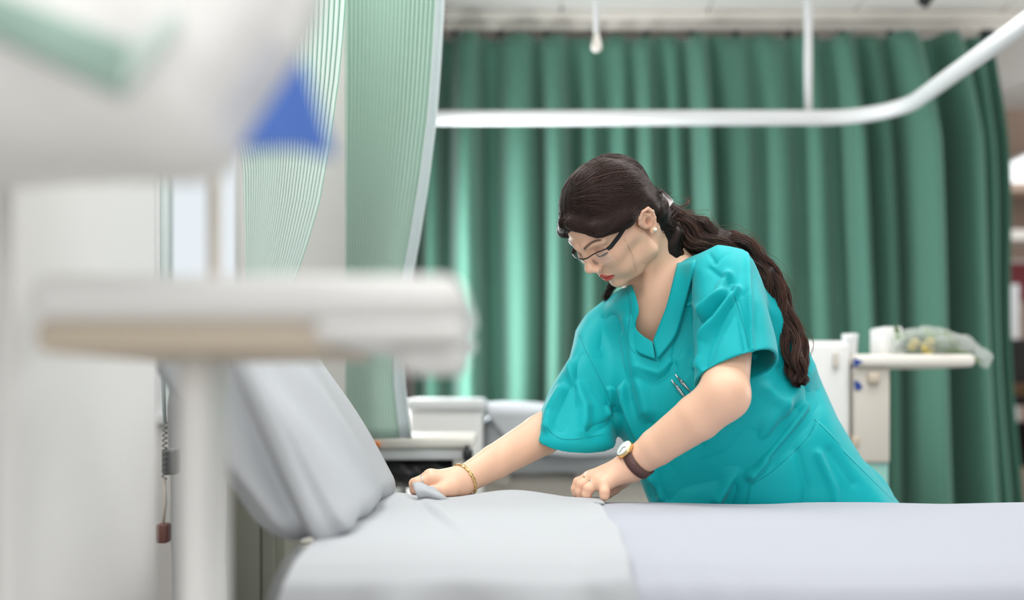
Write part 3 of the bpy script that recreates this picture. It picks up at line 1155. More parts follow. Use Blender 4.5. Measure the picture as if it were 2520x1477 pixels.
def rear_bed():
    Y = 3.45
    def q(px, py, dy=0.0): return pt(px, py, Y + dy)
    a, b = q(1165, 1090), q(1640, 1010)
    t = thing('hospital_bed', (0.5, Y + 0.4, 0), 'second white hospital bed standing behind the nurse\'s arms', 'bed')
    xl, xr = q(1192, 0).x, q(1880, 0).x
    ztop = q(0, 1022).z
    f = Field()
    f.add(lambda p: d_box(p, ((xl + xr) / 2, Y + 0.42, ztop - 0.09), ((xr - xl) / 2, 0.42, 0.09), 0.05), ((xl + xr) / 2, Y + 0.42, ztop - 0.09), 1.0, 0.01)
    solid('mattress', f, (xl - 0.05, Y - 0.06, ztop - 0.22), (xr + 0.05, Y + 0.9, ztop + 0.04), 0.016, M['sheet'], t, lambda V, N: V + N * (0.008 * wave(V, 0.35, 5))[:, None])
    bm = bmesh.new()
    zf = q(0, 1130).z
    bm_box(bm, (xl + 0.05, Y + 0.05, zf), (xr, Y + 0.1, ztop - 0.17), 0.008)
    bm_box(bm, (xl + 0.05, Y + 0.72, zf), (xr, Y + 0.77, ztop - 0.17), 0.008)
    for px in (1215, 1420, 1465):
        x = q(px, 0).x
        bm_box(bm, (x, Y + 0.07, q(0, 1200).z), (x + 0.05, Y + 0.12, zf + 0.02), 0.006)
    for x in (xl + 0.06, xr - 0.06):
        bm_box(bm, (x, Y + 0.09, zf + 0.004), (x + 0.04, Y + 0.74, zf + 0.03), 0.004)
    bmobj('frame', bm, M['beige_plastic'], t)
    # bed base under the mattress; the dark block stands in for a shaded gap
    c, d = q(1175, 1300), q(1640, 1172)
    box('base_cover', (c.x, Y + 0.10, 0.16), (xr - 0.08, Y + 0.7, d.z), M['beige_plastic'], t, 0.02)
    box('dark_gap_block', (q(1275, 0).x, Y + 0.12, q(0, 1185).z), (q(1400, 0).x, Y + 0.4, q(0, 1135).z), M['dark_plastic'], t, 0.02)
    for x in (c.x + 0.1, xr - 0.2):
        for dy in (0.14, 0.66):
            tube('caster', [(x, Y + dy - 0.02, 0.08), (x, Y + dy + 0.02, 0.08)], 0.08, M['grey_plastic'], t, 18)
    # blanket slumped over the near side
    def bl(u, v):
        x = q(1196, 0).x + 0.60 * u
        dx = 0.02 * math.sin(u * 9 + v * 3)
        if v < 0.4:
            return Vector((x, Y + 0.35 - 0.36 * v / 0.4, ztop + 0.016 + 0.010 * math.sin(u * 7 + v * 4) + 0.012 * math.sin(v / 0.4 * 3.14)))
        w = (v - 0.4) / 0.6
        return Vector((x + 0.08 * w, Y - 0.012 - 0.03 * w + dx * w, ztop + 0.006 - (0.10 + 0.03 * math.sin(u * 4)) * w))
    tag(grid('blanket', bl, 60, 30, M['sheet'], None, 0.006), 'white blanket rumpled over the edge of the bed behind the nurse', 'blanket')
    a, b = q(1003, 1078, -0.05), q(1188, 988, -0.05)
    t2 = thing('headboard', ((a.x + b.x) / 2, Y + 0.2, 0.78), 'pale grey padded headboard block left of the bed behind the nurse', 'headboard')
    zc = q(0, 1100).z
    box('panel', (a.x, Y - 0.05, 0.30), (b.x, Y + 0.3, b.z), M['white_plastic'], t2, 0.025, 4)
    box('top_rim', (a.x - 0.005, Y - 0.062, b.z - 0.03), (b.x + 0.006, Y + 0.31, b.z + 0.008), M['rail'], t2, 0.014, 4)
    box('post', (a.x + 0.03, Y + 0.08, 0.0), (a.x + 0.08, Y + 0.14, 0.31), M['grey_plastic'], t2)
    box('post', (b.x - 0.08, Y + 0.08, 0.0), (b.x - 0.03, Y + 0.14, 0.31), M['grey_plastic'], t2)


rear_bed()


def trolley():
    Y = 2.75
    def q(px, py, dy=0.0): return pt(px, py, Y + dy)
    a, b = q(860, 1104), q(1165, 1076)
    t = thing('trolley', ((a.x + b.x) / 2, Y + 0.15, 0), 'cream trolley with a tray edge standing behind the nurse\'s outstretched hand', 'trolley')
    box('top', (a.x, Y, a.z), (b.x, Y + 0.34, b.z), M['cream'], t, 0.008)
    c, d = q(880, 1133), q(1142, 1109)
    box('drawer', (c.x, Y + 0.01, c.z), (d.x, Y + 0.32, d.z + 0.004), M['rail'], t, 0.006)
    for x in (a.x + 0.02, b.x - 0.05):
        for dy in (0.02, 0.28):
            box('leg', (x, Y + dy, 0.05), (x + 0.025, Y + dy + 0.025, a.z + 0.004), M['cream'], t, 0.004)
            tube('caster', [(x + 0.012, Y + dy, 0.03), (x + 0.012, Y + dy + 0.025, 0.03)], 0.03, M['dark_plastic'], t)
    a = q(1140, 1132)
    bm = bmesh.new()
    bm_box(bm, (a.x, Y - 0.03, a.z), (a.x + 0.024, Y + 0.01, a.z + 0.026), 0.005)
    bm_box(bm, (a.x + 0.005, Y - 0.028, a.z + 0.02), (a.x + 0.014, Y + 0.0, a.z + 0.036), 0.003)
    bmobj('clip', bm, M['dark_plastic'], t)
    # black bag hanging under the drawer
    def f(p):
        o = d_outline(p, [(905, 1132), (1150, 1132), (1170, 1150), (1175, 1182), (1140, 1192), (1000, 1192), (940, 1192)])
        return smax(o, (np.abs(p[:, 1] - (Y + 0.14)) - 0.11).astype(f32), 0.03)
    lo, hi = q(890, 1200, -0.01), q(1185, 1125, 0.3)
    bag = solid('bin_bag', f, (lo.x - 0.02, Y - 0.02, lo.z - 0.03), (hi.x + 0.02, Y + 0.3, hi.z + 0.03), 0.006, M['black_bag'], None,
                lambda V, N: V + N * (0.006 * wave(V * [1, 1, 0.4], 0.06, 21) + 0.003 * wave(V, 0.03, 22))[:, None])
    tag(bag, 'crumpled black bag slung under the cream trolley', 'bag')
    a, b = q(900, 1106, 0.0), q(936, 1088, 0.0)
    o = thing('pen_holder', (a.x, Y + 0.05, q(0, 1076).z), 'small orange object at the end of the cream trolley', 'orange clip')
    box('grip', (a.x, Y - 0.02, a.z + 0.004), (b.x, Y - 0.001, b.z + 0.002), M['orange'], o, 0.004)
    box('shoe', (a.x, Y - 0.016, a.z), (b.x - 0.003, Y - 0.001, a.z + 0.006), mat('brown_foot', (120, 74, 50), 0.5), o, 0.002)


trolley()


def right_unit():
    Y = 3.05
    def q(px, py, dy=0.0): return pt(px, py, Y + dy)
    def bb(name, x0, y0, x1, y1, m, par, d0=0.0, d1=0.3, bev=0.008):
        a, b = q(x0, y1), q(x1, y0)
        return box(name, (a.x, Y + d0, a.z), (b.x, Y + d1, b.z), m, par, bev)
    c = q(2090, 1200)
    t = thing('bedside_locker', (c.x, Y + 0.2, 0), 'white bedside locker standing right of the nurse before the dark curtain', 'locker')
    bb('cabinet', 1975, 838, 2096, 1290, M['white_plastic'], t, 0.0, 0.36, 0.02)
    a = q(1975, 0)
    box('plinth', (a.x, Y + 0.02, 0), (q(2096, 0).x, Y + 0.34, 0.58), M['white_plastic'], t)
    bb('handle', 2048, 868, 2062, 905, M['beige_plastic'], t, -0.012, 0.002, 0.003)
    bb('hinge', 2097, 1075, 2113, 1100, M['tan_plastic'], t, -0.006, 0.03, 0.003)
    t = thing('overbed_table', (q(2150, 0).x, Y + 0.1, 0), 'white overbed table cantilevered to the right, carrying a wrapped bouquet', 'table')
    bb('table_top', 2100, 872, 2395, 903, M['cream'], t, -0.02, 0.36, 0.012)
    bb('column', 2101, 903, 2191, 1140, M['beige_plastic'], t, 0.0, 0.10)
    lo = q(2104, 0)
    box('column_base', (lo.x, Y + 0.01, 0.05), (q(2190, 0).x, Y + 0.09, q(0, 1140).z + 0.002), M['mint'], t, 0.006)
    box('foot', (lo.x, Y - 0.05, 0.0), (q(2330, 0).x, Y + 0.14, 0.05), M['white_plastic'], t, 0.01)
    bb('knob', 2133, 918, 2162, 944, M['tan_plastic'], t, -0.016, 0.004, 0.006)
    # two blue arrow marks on the column's edge
    for pl in ([(2100, 881), (2124, 890), (2102, 906)], [(2102, 935), (2114, 940), (2123, 952), (2115, 961), (2103, 957)]):
        V = [q(x, y, -0.023 if y < 915 else -0.004) for x, y in pl] + [q(x, y, -0.019 if y < 915 else 0.001) for x, y in pl]
        n = len(pl)
        Fc = [tuple(range(n)), tuple(range(2 * n - 1, n - 1, -1))] + [(i, (i + 1) % n, n + (i + 1) % n, n + i) for i in range(n)]
        obj('blue_mark', V, Fc, M['navy'], t, smooth=False)
    a = q(2108, 872)
    t = thing('cup', (a.x, Y + 0.06, a.z), 'white beaker at the left end of the far overbed table', 'cup')
    lathe('beaker', (a.x, Y + 0.06, a.z), [(0, 0.016), (0.004, 0.0185), (0.045, 0.021), (0.056, 0.0225), (0.058, 0.0195), (0.05, 0.018)], M['rail'], t)
    t = thing('box', (q(2180, 0).x, Y + 0.1, a.z), 'white box on the far overbed table, behind the wrapped bouquet', 'box')
    lo, hi = q(2140, 872, 0.2), q(2222, 804, 0.08)
    box('carton', (lo.x, Y + 0.08, a.z), (hi.x, Y + 0.2, hi.z), M['white_plastic'], t, 0.006)
    # bouquet in clear film, lying on the table and hanging past its end
    t = thing('bouquet', (q(2300, 0).x, Y + 0.02, a.z), 'flower bouquet in clear film lying on the far overbed table', 'bouquet')
    def f(p):
        o = d_outline(p, [(2196, 867), (2200, 822), (2240, 806), (2300, 806), (2360, 822), (2405, 846), (2440, 880), (2428, 905), (2400, 888), (2396, 867)])
        return smax(o, (np.abs(p[:, 1] - (Y + 0.03)) - 0.055).astype(f32), 0.04)
    lo, hi = q(2180, 915), q(2450, 795)
    solid('film_wrap', f, (lo.x, Y - 0.06, lo.z - 0.02), (hi.x + 0.02, Y + 0.14, hi.z + 0.03), 0.005, M['bag_plastic'], t,
          lambda V, N: V + N * (0.005 * wave(V, 0.07, 31) + 0.002 * wave(V, 0.025, 32))[:, None])
    r = random.Random(3)
    V, Fc = [], []
    for k in range(80):
        base = q(r.uniform(2215, 2350), r.uniform(822, 862), r.uniform(0.0, 0.06))
        d = Vector((r.uniform(-0.6, 1), r.uniform(-0.5, 0.5), r.uniform(-0.15, 0.35))).normalized() * r.uniform(0.025, 0.05)
        s = d.cross(Vector((r.uniform(-1, 1), r.uniform(-1, 1), 1))).normalized() * 0.008
        n = len(V)
        V += [base, base + d * 0.5 + s, base + d, base + d * 0.5 - s]
        Fc.append((n, n + 1, n + 2, n + 3))
    for k in range(7):
        n = len(V)
        v, fc = tube_geo([q(2270, 845 + 3 * k, 0.03), q(2360, 862 + 2 * k, 0.03), q(2412, 882 + 2 * k, 0.03)], 0.0022, 6)
        V += v
        Fc += [tuple(i + n for i in x) for x in fc]
    obj('leaves', V, Fc, M['leaf'], t)
    bm = bmesh.new()
    for k in range(9):
        c = q(r.uniform(2240, 2300), r.uniform(838, 868), r.uniform(-0.015, 0.03))
        for j in range(6):
            an = j * math.pi / 3
            bmesh.ops.create_icosphere(bm, subdivisions=1, radius=0.006, matrix=Matrix.Translation(c + Vector((math.cos(an) * 0.007, 0, math.sin(an) * 0.007))))
    bmobj('blossoms', bm, M['flower'], t)


right_unit()

# ------------------------------------------------------------------ the nurse
HM = np.array([[-0.5550957, -0.5941799, -0.5820817], [0.8251825, -0.3053720, -0.4752070], [0.1046070, -0.7441090, 0.6598175]])
HT = np.array([0.18677, 2.01651, 1.22250])
HS = 0.92                                            # head: x = her right, y = forward, z = up


def hw(*l):
    return HT + HS * (HM @ np.array(l, float))


def hl(p):
    return ((p - HT.astype(f32)) @ HM.astype(f32)) / f32(HS)


def P(x, y, Y):
    return np.array(pt(x, y, Y))


def squash(l):
    """her face is short below the eyes: map a point back to the longer modelling face"""
    q = l.copy()
    z = l[:, 2]
    q[:, 2] = np.where((z < 0.012) & (l[:, 1] > 0.0), 0.012 + (z - 0.012) * (1 + 0.17 * np.clip(l[:, 1] / 0.05, 0, 1)), z)
    return q


def fz(z):
    return z if z >= 0.012 else 0.012 + (z - 0.012) / 1.17


def head_field():
    f = Field()
    e = f.ell
    e((0, -0.011, 0.042), (0.071, 0.087, 0.078), 0.01)
    e((0, 0.030, 0.040), (0.061, 0.060, 0.062), 0.02)
    e((0, 0.036, -0.022), (0.055, 0.052, 0.070), 0.02)
    for s in (-1, 1):
        f.cone((s * 0.051, 0.010, -0.058), (s * 0.030, 0.046, -0.086), 0.015, 0.014, 0.025)
        f.cone((s * 0.055, 0.010, -0.020), (s * 0.051, 0.010, -0.058), 0.012, 0.015, 0.025)
        f.cone((s * 0.030, 0.046, -0.086), (s * 0.008, 0.067, -0.093), 0.014, 0.014, 0.015)
        e((s * 0.036, 0.062, -0.020), (0.022, 0.024, 0.021), 0.022)
        e((s * 0.034, 0.056, -0.055), (0.022, 0.024, 0.024), 0.02)
        f.cone((s * 0.058, 0.02, -0.004), (s * 0.044, 0.064, -0.004), 0.010, 0.012, 0.02)
        f.cone((s * 0.046, 0.073, 0.030), (s * 0.012, 0.090, 0.029), 0.008, 0.008, 0.012)
    e((0, 0.067, -0.094), (0.016, 0.016, 0.014), 0.012)
    e((0, 0.063, -0.056), (0.030, 0.027, 0.030), 0.015)
    # nose
    f.cone((0, 0.088, 0.022), (0, 0.104, -0.014), 0.0075, 0.0078, 0.010)
    e((0, 0.1040, -0.0195), (0.0108, 0.0105, 0.0100), 0.008)
    for s in (-1, 1):
        e((s * 0.0125, 0.0985, -0.0260), (0.0075, 0.0095, 0.0075), 0.006)
    # lips
    for s in (-1, 1):
        f.chain([(s * 0.0235, 0.0785, -0.0600), (s * 0.012, 0.0875, -0.0567), (s * 0.004, 0.0908, -0.0552), (0, 0.0905, -0.0562)], [0.0026, 0.0040, 0.0042, 0.0038], 0.003)
        f.chain([(s * 0.0225, 0.0780, -0.0625), (s * 0.011, 0.0860, -0.0665), (0, 0.0885, -0.0678)], [0.0026, 0.0048, 0.0054], 0.003)

    def head(l):
        l = squash(l)
        d = f(l)
        for s in (-1, 1):
            d = smax(d, -(d_ell(l, (s * 0.032, 0.1005, 0.0125), (0.0165, 0.0165, 0.0135))), 0.014)
            d = smin(d, d_ell(l, (s * 0.0315, 0.0715, 0.0115), (0.0150, 0.0130, 0.0125)), 0.004)
            d = smin(d, d_cone(l, (s * 0.0175, 0.0825, 0.0045), (s * 0.0315, 0.0862, 0.0035), 0.0016, 0.0020), 0.002)
            d = smin(d, d_cone(l, (s * 0.0315, 0.0862, 0.0035), (s * 0.0455, 0.0775, 0.0070), 0.0020, 0.0016), 0.002)
            d = smax(d, -d_ell(l, (s * 0.0068, 0.1035, -0.0335), (0.0040, 0.0055, 0.0030)), 0.003)
            d = smax(d, -d_cone(l, (0, 0.0950, -0.0612), (s * 0.0245, 0.0810, -0.0612), 0.0012, 0.0008), 0.0022)
        d = smax(d, -d_cone(l, (0, 0.0935, -0.040), (0, 0.0945, -0.0515), 0.0012, 0.0016), 0.005)
        return d

    ear = Field()
    for s in (-1, 1):
        x = s * 0.0735
        hx = [(s * 0.0690, 0.010, 0.004), (s * 0.0740, 0.0125, 0.014), (s * 0.0775, 0.0080, 0.026), (s * 0.0800, -0.0035, 0.0320), (s * 0.0815, -0.0160, 0.0270), (s * 0.0810, -0.0205, 0.0130), (s * 0.0785, -0.0180, -0.003), (s * 0.0750, -0.0120, -0.0180)]
        ear.chain(hx, [0.0028, 0.0030, 0.0034, 0.0036, 0.0036, 0.0035, 0.0034, 0.0036], 0.002)
        ax = [(s * 0.0775, -0.006, 0.0225), (s * 0.0780, -0.0120, 0.012), (s * 0.0765, -0.0110, -0.002), (s * 0.0740, -0.0045, -0.0110)]
        ear.chain(ax, [0.0030, 0.0034, 0.0034, 0.0032], 0.003)
        ear.ell((s * 0.0735, -0.004, -0.0235), (0.0042, 0.0085, 0.0088), 0.004)
        ear.ell((s * 0.0725, 0.0055, -0.0030), (0.0045, 0.0040, 0.0055), 0.004)
        ear.ell((s * 0.0730, -0.0045, 0.0095), (0.0050, 0.0165, 0.0235), 0.003)
        ear.ell((s * 0.068, -0.006, 0.004), (0.008, 0.012, 0.02), 0.006)

    def full(l):
        d = head(l)
        m = (np.abs(l[:, 0]) > 0.05) & (np.abs(l[:, 1]) < 0.06) & (np.abs(l[:, 2]) < 0.07)
        if m.any():
            le = l[m].copy(); le[:, 0] -= np.sign(le[:, 0]) * 0.0045; le[:, 1] += 0.006; le[:, 2] = (le[:, 2] + 0.026) / 0.85 - 0.026
            q = ear(le) * 0.85
            for s in (-1, 1):
                q = smax(q, -d_ell(le, (s * 0.0800, -0.0030, 0.0025), (0.0070, 0.0060, 0.0095)), 0.003)
            d[m] = smin(d[m], q, 0.004)
        return d
    return full


HEAD = head_field()
NECK0, NECK1 = hw(0, -0.040, -0.036), P(1642, 745, 2.11)
SHL, SHR = P(1792, 705, 2.00), P(1494, 846, 2.17)
ELL, WRL = P(1784, 974, 1.815), P(1556, 1146, 1.905)
ELR, WRR = P(1402, 1030, 2.072), P(1134, 1186, 1.930)


def body_field():
    f = Field()
    n0, n1 = NECK0, NECK1
    f.cone(n0, n1, 0.043, 0.050, 0.02)
    f.cone(hw(0, -0.05, -0.06), P(1655, 700, 2.13), 0.040, 0.055, 0.03)
    # neck cords and collar bones
    pit = P(1592, 795, 2.065)
    f.cone(hw(-0.050, -0.030, -0.034), pit, 0.011, 0.008, 0.020)
    f.cone(hw(0.050, -0.030, -0.034), pit, 0.011, 0.008, 0.020)
    f.cone(pit + [0.008, 0, 0.004], P(1740, 715, 2.03), 0.010, 0.012, 0.022)
    f.cone(pit - [0.008, 0, 0.0], P(1510, 800, 2.13), 0.010, 0.012, 0.022)
    f.cone(n1, SHL, 0.060, 0.050, 0.05)
    f.cone(n1, SHR, 0.060, 0.042, 0.05)
    f.cone(P(1640, 800, 2.125), P(1770, 1040, 2.14), 0.088, 0.108, 0.04)
    f.ell(P(1690, 930, 2.06), (0.055, 0.055, 0.06), 0.04)
    f.ell(P(1560, 960, 2.10), (0.055, 0.055, 0.06), 0.04)
    f.cone(P(1770, 1040, 2.14), P(1960, 1230, 2.175), 0.108, 0.125, 0.05)
    f.cone(P(2010, 1260, 2.15), P(2080, 1420, 2.16), 0.085, 0.075, 0.05)
    f.cone(P(1930, 1270, 2.24), P(1990, 1430, 2.25), 0.085, 0.075, 0.05)
    # her left arm, bent, with the watch
    f.cone(SHL, ELL, 0.050, 0.0370, 0.02)
    mid = ELL * 0.72 + WRL * 0.28 + np.array([0, 0, -0.002])
    f.cone(ELL, mid, 0.0385, 0.0385, 0.015)
    f.chain([mid, ELL * 0.28 + WRL * 0.72, WRL], [0.0385, 0.0312, 0.0245], 0.004)
    # her right arm, stretched towards the head of the bed
    f.cone(SHR, ELR, 0.042, 0.036, 0.03)
    f.cone(ELR, ELR * 0.72 + WRR * 0.28, 0.0385, 0.0372, 0.015)
    f.chain([ELR * 0.72 + WRR * 0.28, ELR * 0.3 + WRR * 0.7, WRR], [0.0372, 0.0300, 0.0232], 0.004)

    def hand(wr, mcp, pip, tip, thumb, rr=1.0):
        for i in range(4):
            m = P(*mcp[i]); q = P(*pip[i]); t = P(*tip[i])
            f.cone(wr, m, 0.0165, 0.0118, 0.016)
            d = q * 0.45 + t * 0.55 + (q - m) * 0.12
            r0 = [0.0095, 0.0098, 0.0093, 0.0083][i] * rr
            f.chain([m, q, d, t], [r0 * 1.08, r0 * 1.04, r0 * 0.92, r0 * 0.80], 0.0018)
        for i in range(3):
            f.cone(P(*mcp[i]), P(*mcp[i + 1]), 0.0095, 0.0095, 0.010)
        th = [P(*t) for t in thumb]
        f.cone(wr, th[0], 0.017, 0.0155, 0.016)
        f.chain(th, [0.0145, 0.0108, 0.0098, 0.0075][:len(th)], 0.005)
    hand(WRL, [(1452, 1176, 1.950), (1460, 1177, 1.928), (1472, 1184, 1.906), (1487, 1193, 1.886)],
         [(1424, 1188, 1.945), (1433, 1194, 1.921), (1448, 1204, 1.897), (1488, 1212, 1.870)],
         [(1418, 1213, 1.945), (1429, 1219, 1.922), (1446, 1221, 1.900), (1487, 1224, 1.872)],
         [(1530, 1180, 1.945), (1512, 1200, 1.955), (1496, 1214, 1.955)])
    hand(WRR, [(1064, 1179, 1.904), (1060, 1174, 1.926), (1064, 1176, 1.947), (1074, 1183, 1.965)],
         [(1026, 1190, 1.900), (1021, 1191, 1.921), (1027, 1195, 1.942), (1040, 1199, 1.958)],
         [(1034, 1212, 1.908), (1030, 1214, 1.926), (1036, 1214, 1.944), (1046, 1215, 1.957)],
         [(1108, 1200, 1.905), (1082, 1209, 1.888), (1052, 1210, 1.886)])
    hc = HT.astype(f32) + (HM @ np.array([0, 0.01, 0.01])).astype(f32)

    def full(p):
        d = f(p)
        m = vlen(p - hc) < 0.20
        if m.any():
            d[m] = smin(d[m], (HEAD(hl(p[m])) * HS).astype(f32), 0.008)
        return d
    return full


BODY = body_field()


def subdivide_where(V, Q, mask_faces, f, n=1):
    """split the chosen quads in four, keep the mesh closed, and settle the new points on the surface"""
    me = bpy.data.meshes.new('work')
    me.from_pydata(V.tolist(), [], Q.tolist())
    bm = bmesh.new()
    bm.from_mesh(me)
    bm.faces.ensure_lookup_table()
    es = list({e for i in np.nonzero(mask_faces)[0] for e in bm.faces[i].edges})
    bmesh.ops.subdivide_edges(bm, edges=es, cuts=n, use_grid_fill=True)
    bmesh.ops.triangulate(bm, faces=bm.faces[:])
    bm.to_mesh(me)
    bm.free()
    V2 = np.empty(len(me.vertices) * 3, f32)
    me.vertices.foreach_get('co', V2)
    V2 = V2.reshape(-1, 3)
    T = np.empty(len(me.loops), np.int32)
    me.loops.foreach_get('vertex_index', T)
    bpy.data.meshes.remove(me)
    return V2, T.reshape(-1, 3)


def gauss(d, w):
    return np.exp(-(d / w) ** 2)


SKIN = np.array(lin(231, 187, 159)[:3])


def paint_skin(V):
    l0 = hl(V.astype(f32)).astype(float)
    l = squash(l0)
    c = np.tile(SKIN, (len(V), 1))
    n = wave(V, 0.05, 41)[:, None]
    c *= 1 + 0.03 * n
    head = vlen(l) < 0.16

    def mix(mask, col):
        nonlocal c
        w = (mask * head)[:, None]
        c = c * (1 - w) + np.array(lin(*col)[:3]) * w
    ax = np.abs(l[:, 0])
    # cheeks, lids, lips, brows, nostrils
    mix(0.22 * gauss(vlen(l - [0, 0.06, -0.02] - np.c_[np.sign(l[:, 0]) * 0.042, l[:, 1] * 0, l[:, 2] * 0]), 0.024), (214, 136, 118))
    mix(0.35 * gauss(np.hypot((ax - 0.032) / 1.3, l[:, 2] - 0.013), 0.010) * (l[:, 1] > 0.05), (150, 96, 84))
    # lips: upper and lower bands
    top = -0.0505 - 0.0035 * np.clip(ax / 0.006, 0, 1) * 0 - 0.0085 * np.clip((ax - 0.004) / 0.020, 0, 1) ** 1.3 - 0.0012 * (1 - np.clip(ax / 0.004, 0, 1))
    bot = -0.0745 + 0.0125 * np.clip(ax / 0.0245, 0, 1) ** 1.8
    inside = np.clip((top - l[:, 2]) / 0.0012, 0, 1) * np.clip((l[:, 2] - bot) / 0.0012, 0, 1) * (ax < 0.026) * (l[:, 1] > 0.066)
    mix(inside, (200, 88, 78))
    mix(0.8 * inside * gauss(l[:, 2] + 0.0612, 0.0012), (110, 34, 34))
    for s in (-1,  1):
        t = np.clip((ax - 0.013) / 0.040, 0, 1)
        zc = 0.0300 + 0.0100 * np.sin(t * 2.2) - 0.004 * t
        w = 0.0042 * (1 - 0.65 * t)
        m = np.clip(1.3 - np.abs(l[:, 2] - zc) / w, 0, 1) * np.clip((ax - 0.012) / 0.003, 0, 1) * np.clip((0.054 - ax) / 0.004, 0, 1) * (l[:, 1] > 0.045)
        if s == -1:
            mix(0.88 * np.clip(m, 0, 1), (52, 36, 32))
        mix(0.9 * gauss(vlen(l - [s * 0.0068, 0.1035, -0.0335]), 0.0040), (96, 46, 38))  # nostril hollows darkened in the skin colour, standing in for shade
        mix(0.85 * np.clip(1.4 - d_line2(np.c_[l[:, 0], l[:, 2]], [(s * 0.0165, 0.0036), (s * 0.0315, 0.0010), (s * 0.0460, 0.0030)]) / 0.0014, 0, 1) * (l[:, 1] > 0.06), (40, 26, 24))
        mix(0.35 * gauss(np.abs(vlen(np.c_[l[:, 0] - s * 0.0315, (l[:, 2] - 0.0085) * 1.2]) - 0.0135), 0.0012) * (l[:, 2] > 0.012) * (l[:, 1] > 0.05), (120, 76, 66))  # lid crease painted as a dark arc in place of its shade
    # ear a little redder, its hollow painted dark for the shade there
    mix(0.55 * gauss(vlen(l0 - np.c_[np.sign(l0[:, 0]) * 0.0755, l0[:, 1] * 0 - 0.0090, l0[:, 2] * 0 - 0.001]), 0.0075) * (ax > 0.06), (120, 66, 52))
    mix(0.28 * np.clip((ax - 0.064) / 0.006, 0, 1) * gauss(np.hypot(l0[:, 1] + 0.010, l0[:, 2]), 0.024), (206, 122, 100))
    # finger knuckles
    for k in ((1424, 1188, 1.945), (1433, 1194, 1.921), (1448, 1204, 1.897), (1488, 1212, 1.870), (1026, 1190, 1.9), (1452, 1176, 1.95), (1472, 1184, 1.906)):
        w = (0.32 * gauss(vlen(V - P(*k)), 0.010))[:, None]
        c = c * (1 - w) + np.array(lin(206, 132, 112)[:3]) * w
    return c


m_skin = mat('skin', (226, 178, 152), 0.45, sss=0.12, spec=0.35, attr='paint', bump=0.04, bscale=420)
nurse = None


def make_body():
    lo, hi = (-0.24, 1.74, 0.62), (0.78, 2.42, 1.42)
    V, Q = surface(BODY, lo, hi, 0.0023)
    V = refine(BODY, V, 2)
    fc = V[Q].mean(1)
    hd = vlen(fc - HT - HM @ np.array([0, 0.02, 0])) < 0.135
    hands = (vlen(fc - P(1470, 1190, 1.91)) < 0.075) | (vlen(fc - P(1065, 1190, 1.92)) < 0.075)
    V, T = subdivide_where(V, Q, hd | hands, BODY)
    V = refine(BODY, V, 2, 0.0004)
    return np_mesh('person', V, T, m_skin, None, paint_skin(V))


nurse = make_body()
tag(nurse, 'woman in teal scrubs with long dark hair bending over the bed, tucking its sheet', 'person')

# ------------------------------------------------------------------ her scrub top
m_scrub = mat('teal_scrub_cotton', (0, 166, 172), 0.6, sheen=0.12, bump=0.03, bscale=700, spec=0.2)
m_seam = mat('teal_seam_thread', (0, 122, 130), 0.8)

TORSO_OUT = [(1498, 716), (1442, 776), (1418, 815), (1424, 900), (1470, 980), (1512, 1062), (1545, 1120), (1570, 1190), (1590, 1240), (1620, 1400),
             (2330, 1400), (2212, 1234), (2122, 1126), (2062, 1030), (2024, 945), (1992, 864), (1955, 790), (1900, 705), (1852, 640), (1830, 613), (1765, 600), (1700, 612), (1660, 636), (1590, 680)]
SLEEVE_L_OUT = [(1690, 650), (1765, 600), (1832, 613), (1854, 640), (1884, 740), (1916, 850), (1924, 895), (1940, 1010), (1700, 1010), (1704, 860), (1700, 780)]
SLEEVE_R_OUT = [(1530, 700), (1442, 776), (1418, 815), (1402, 880), (1352, 960), (1316, 1030), (1290, 1120), (1540, 1120), (1520, 1060), (1545, 900)]
NECK_OPEN = [(1670, 622), (1660, 680), (1640, 752), (1606, 842), (1583, 826), (1566, 806), (1567, 785), (1574, 765), (1571, 742), (1565, 722), (1560, 700), (1570, 640), (1600, 560)]

f_torso = Field()
f_torso.cone(P(1790, 700, 2.00), P(1640, 745, 2.10), 0.070, 0.085, 0.03)
f_torso.cone(P(1482, 836, 2.165), P(1640, 745, 2.10), 0.064, 0.085, 0.03)
f_torso.chain([P(1640, 800, 2.11), P(1760, 1040, 2.12), P(1900, 1190, 2.15), P(2040, 1330, 2.17)], [0.118, 0.160, 0.178, 0.185], 0.05)
f_torso.ell(P(1690, 930, 2.035), (0.085, 0.075, 0.09), 0.05)
f_torso.ell(P(1570, 960, 2.085), (0.075, 0.070, 0.09), 0.05)
f_torso.cone(P(1575, 960, 2.07), P(1650, 1250, 2.05), 0.060, 0.055, 0.08)
f_torso.cone(P(1900, 760, 2.09), P(2000, 1000, 2.15), 0.08, 0.10, 0.06)
f_torso.cone(P(2010, 1080, 2.07), P(2110, 1300, 2.06), 0.075, 0.09, 0.06)

SLL = [P(1778, 690, 1.995), P(1812, 812, 1.925), P(1816, 960, 1.862)]
SLR = [P(1482, 828, 2.165), P(1440, 950, 2.095), P(1404, 1120, 2.035)]
EL_END, ER_END = P(1816, 908, 1.868), P(1413, 1062, 2.045)
NL_CUT = np.array([0.31, -0.33, -0.89]); NL_CUT /= np.linalg.norm(NL_CUT)
NR_CUT = np.array([-0.15, 0.40, -0.90]); NR_CUT /= np.linalg.norm(NR_CUT)


def sleeve(p, pts, rs):
    d = smin(d_cone(p, pts[0], pts[1], rs[0], rs[1]), d_cone(p, pts[1], pts[2], rs[1], rs[2]), 0.02)
    return d


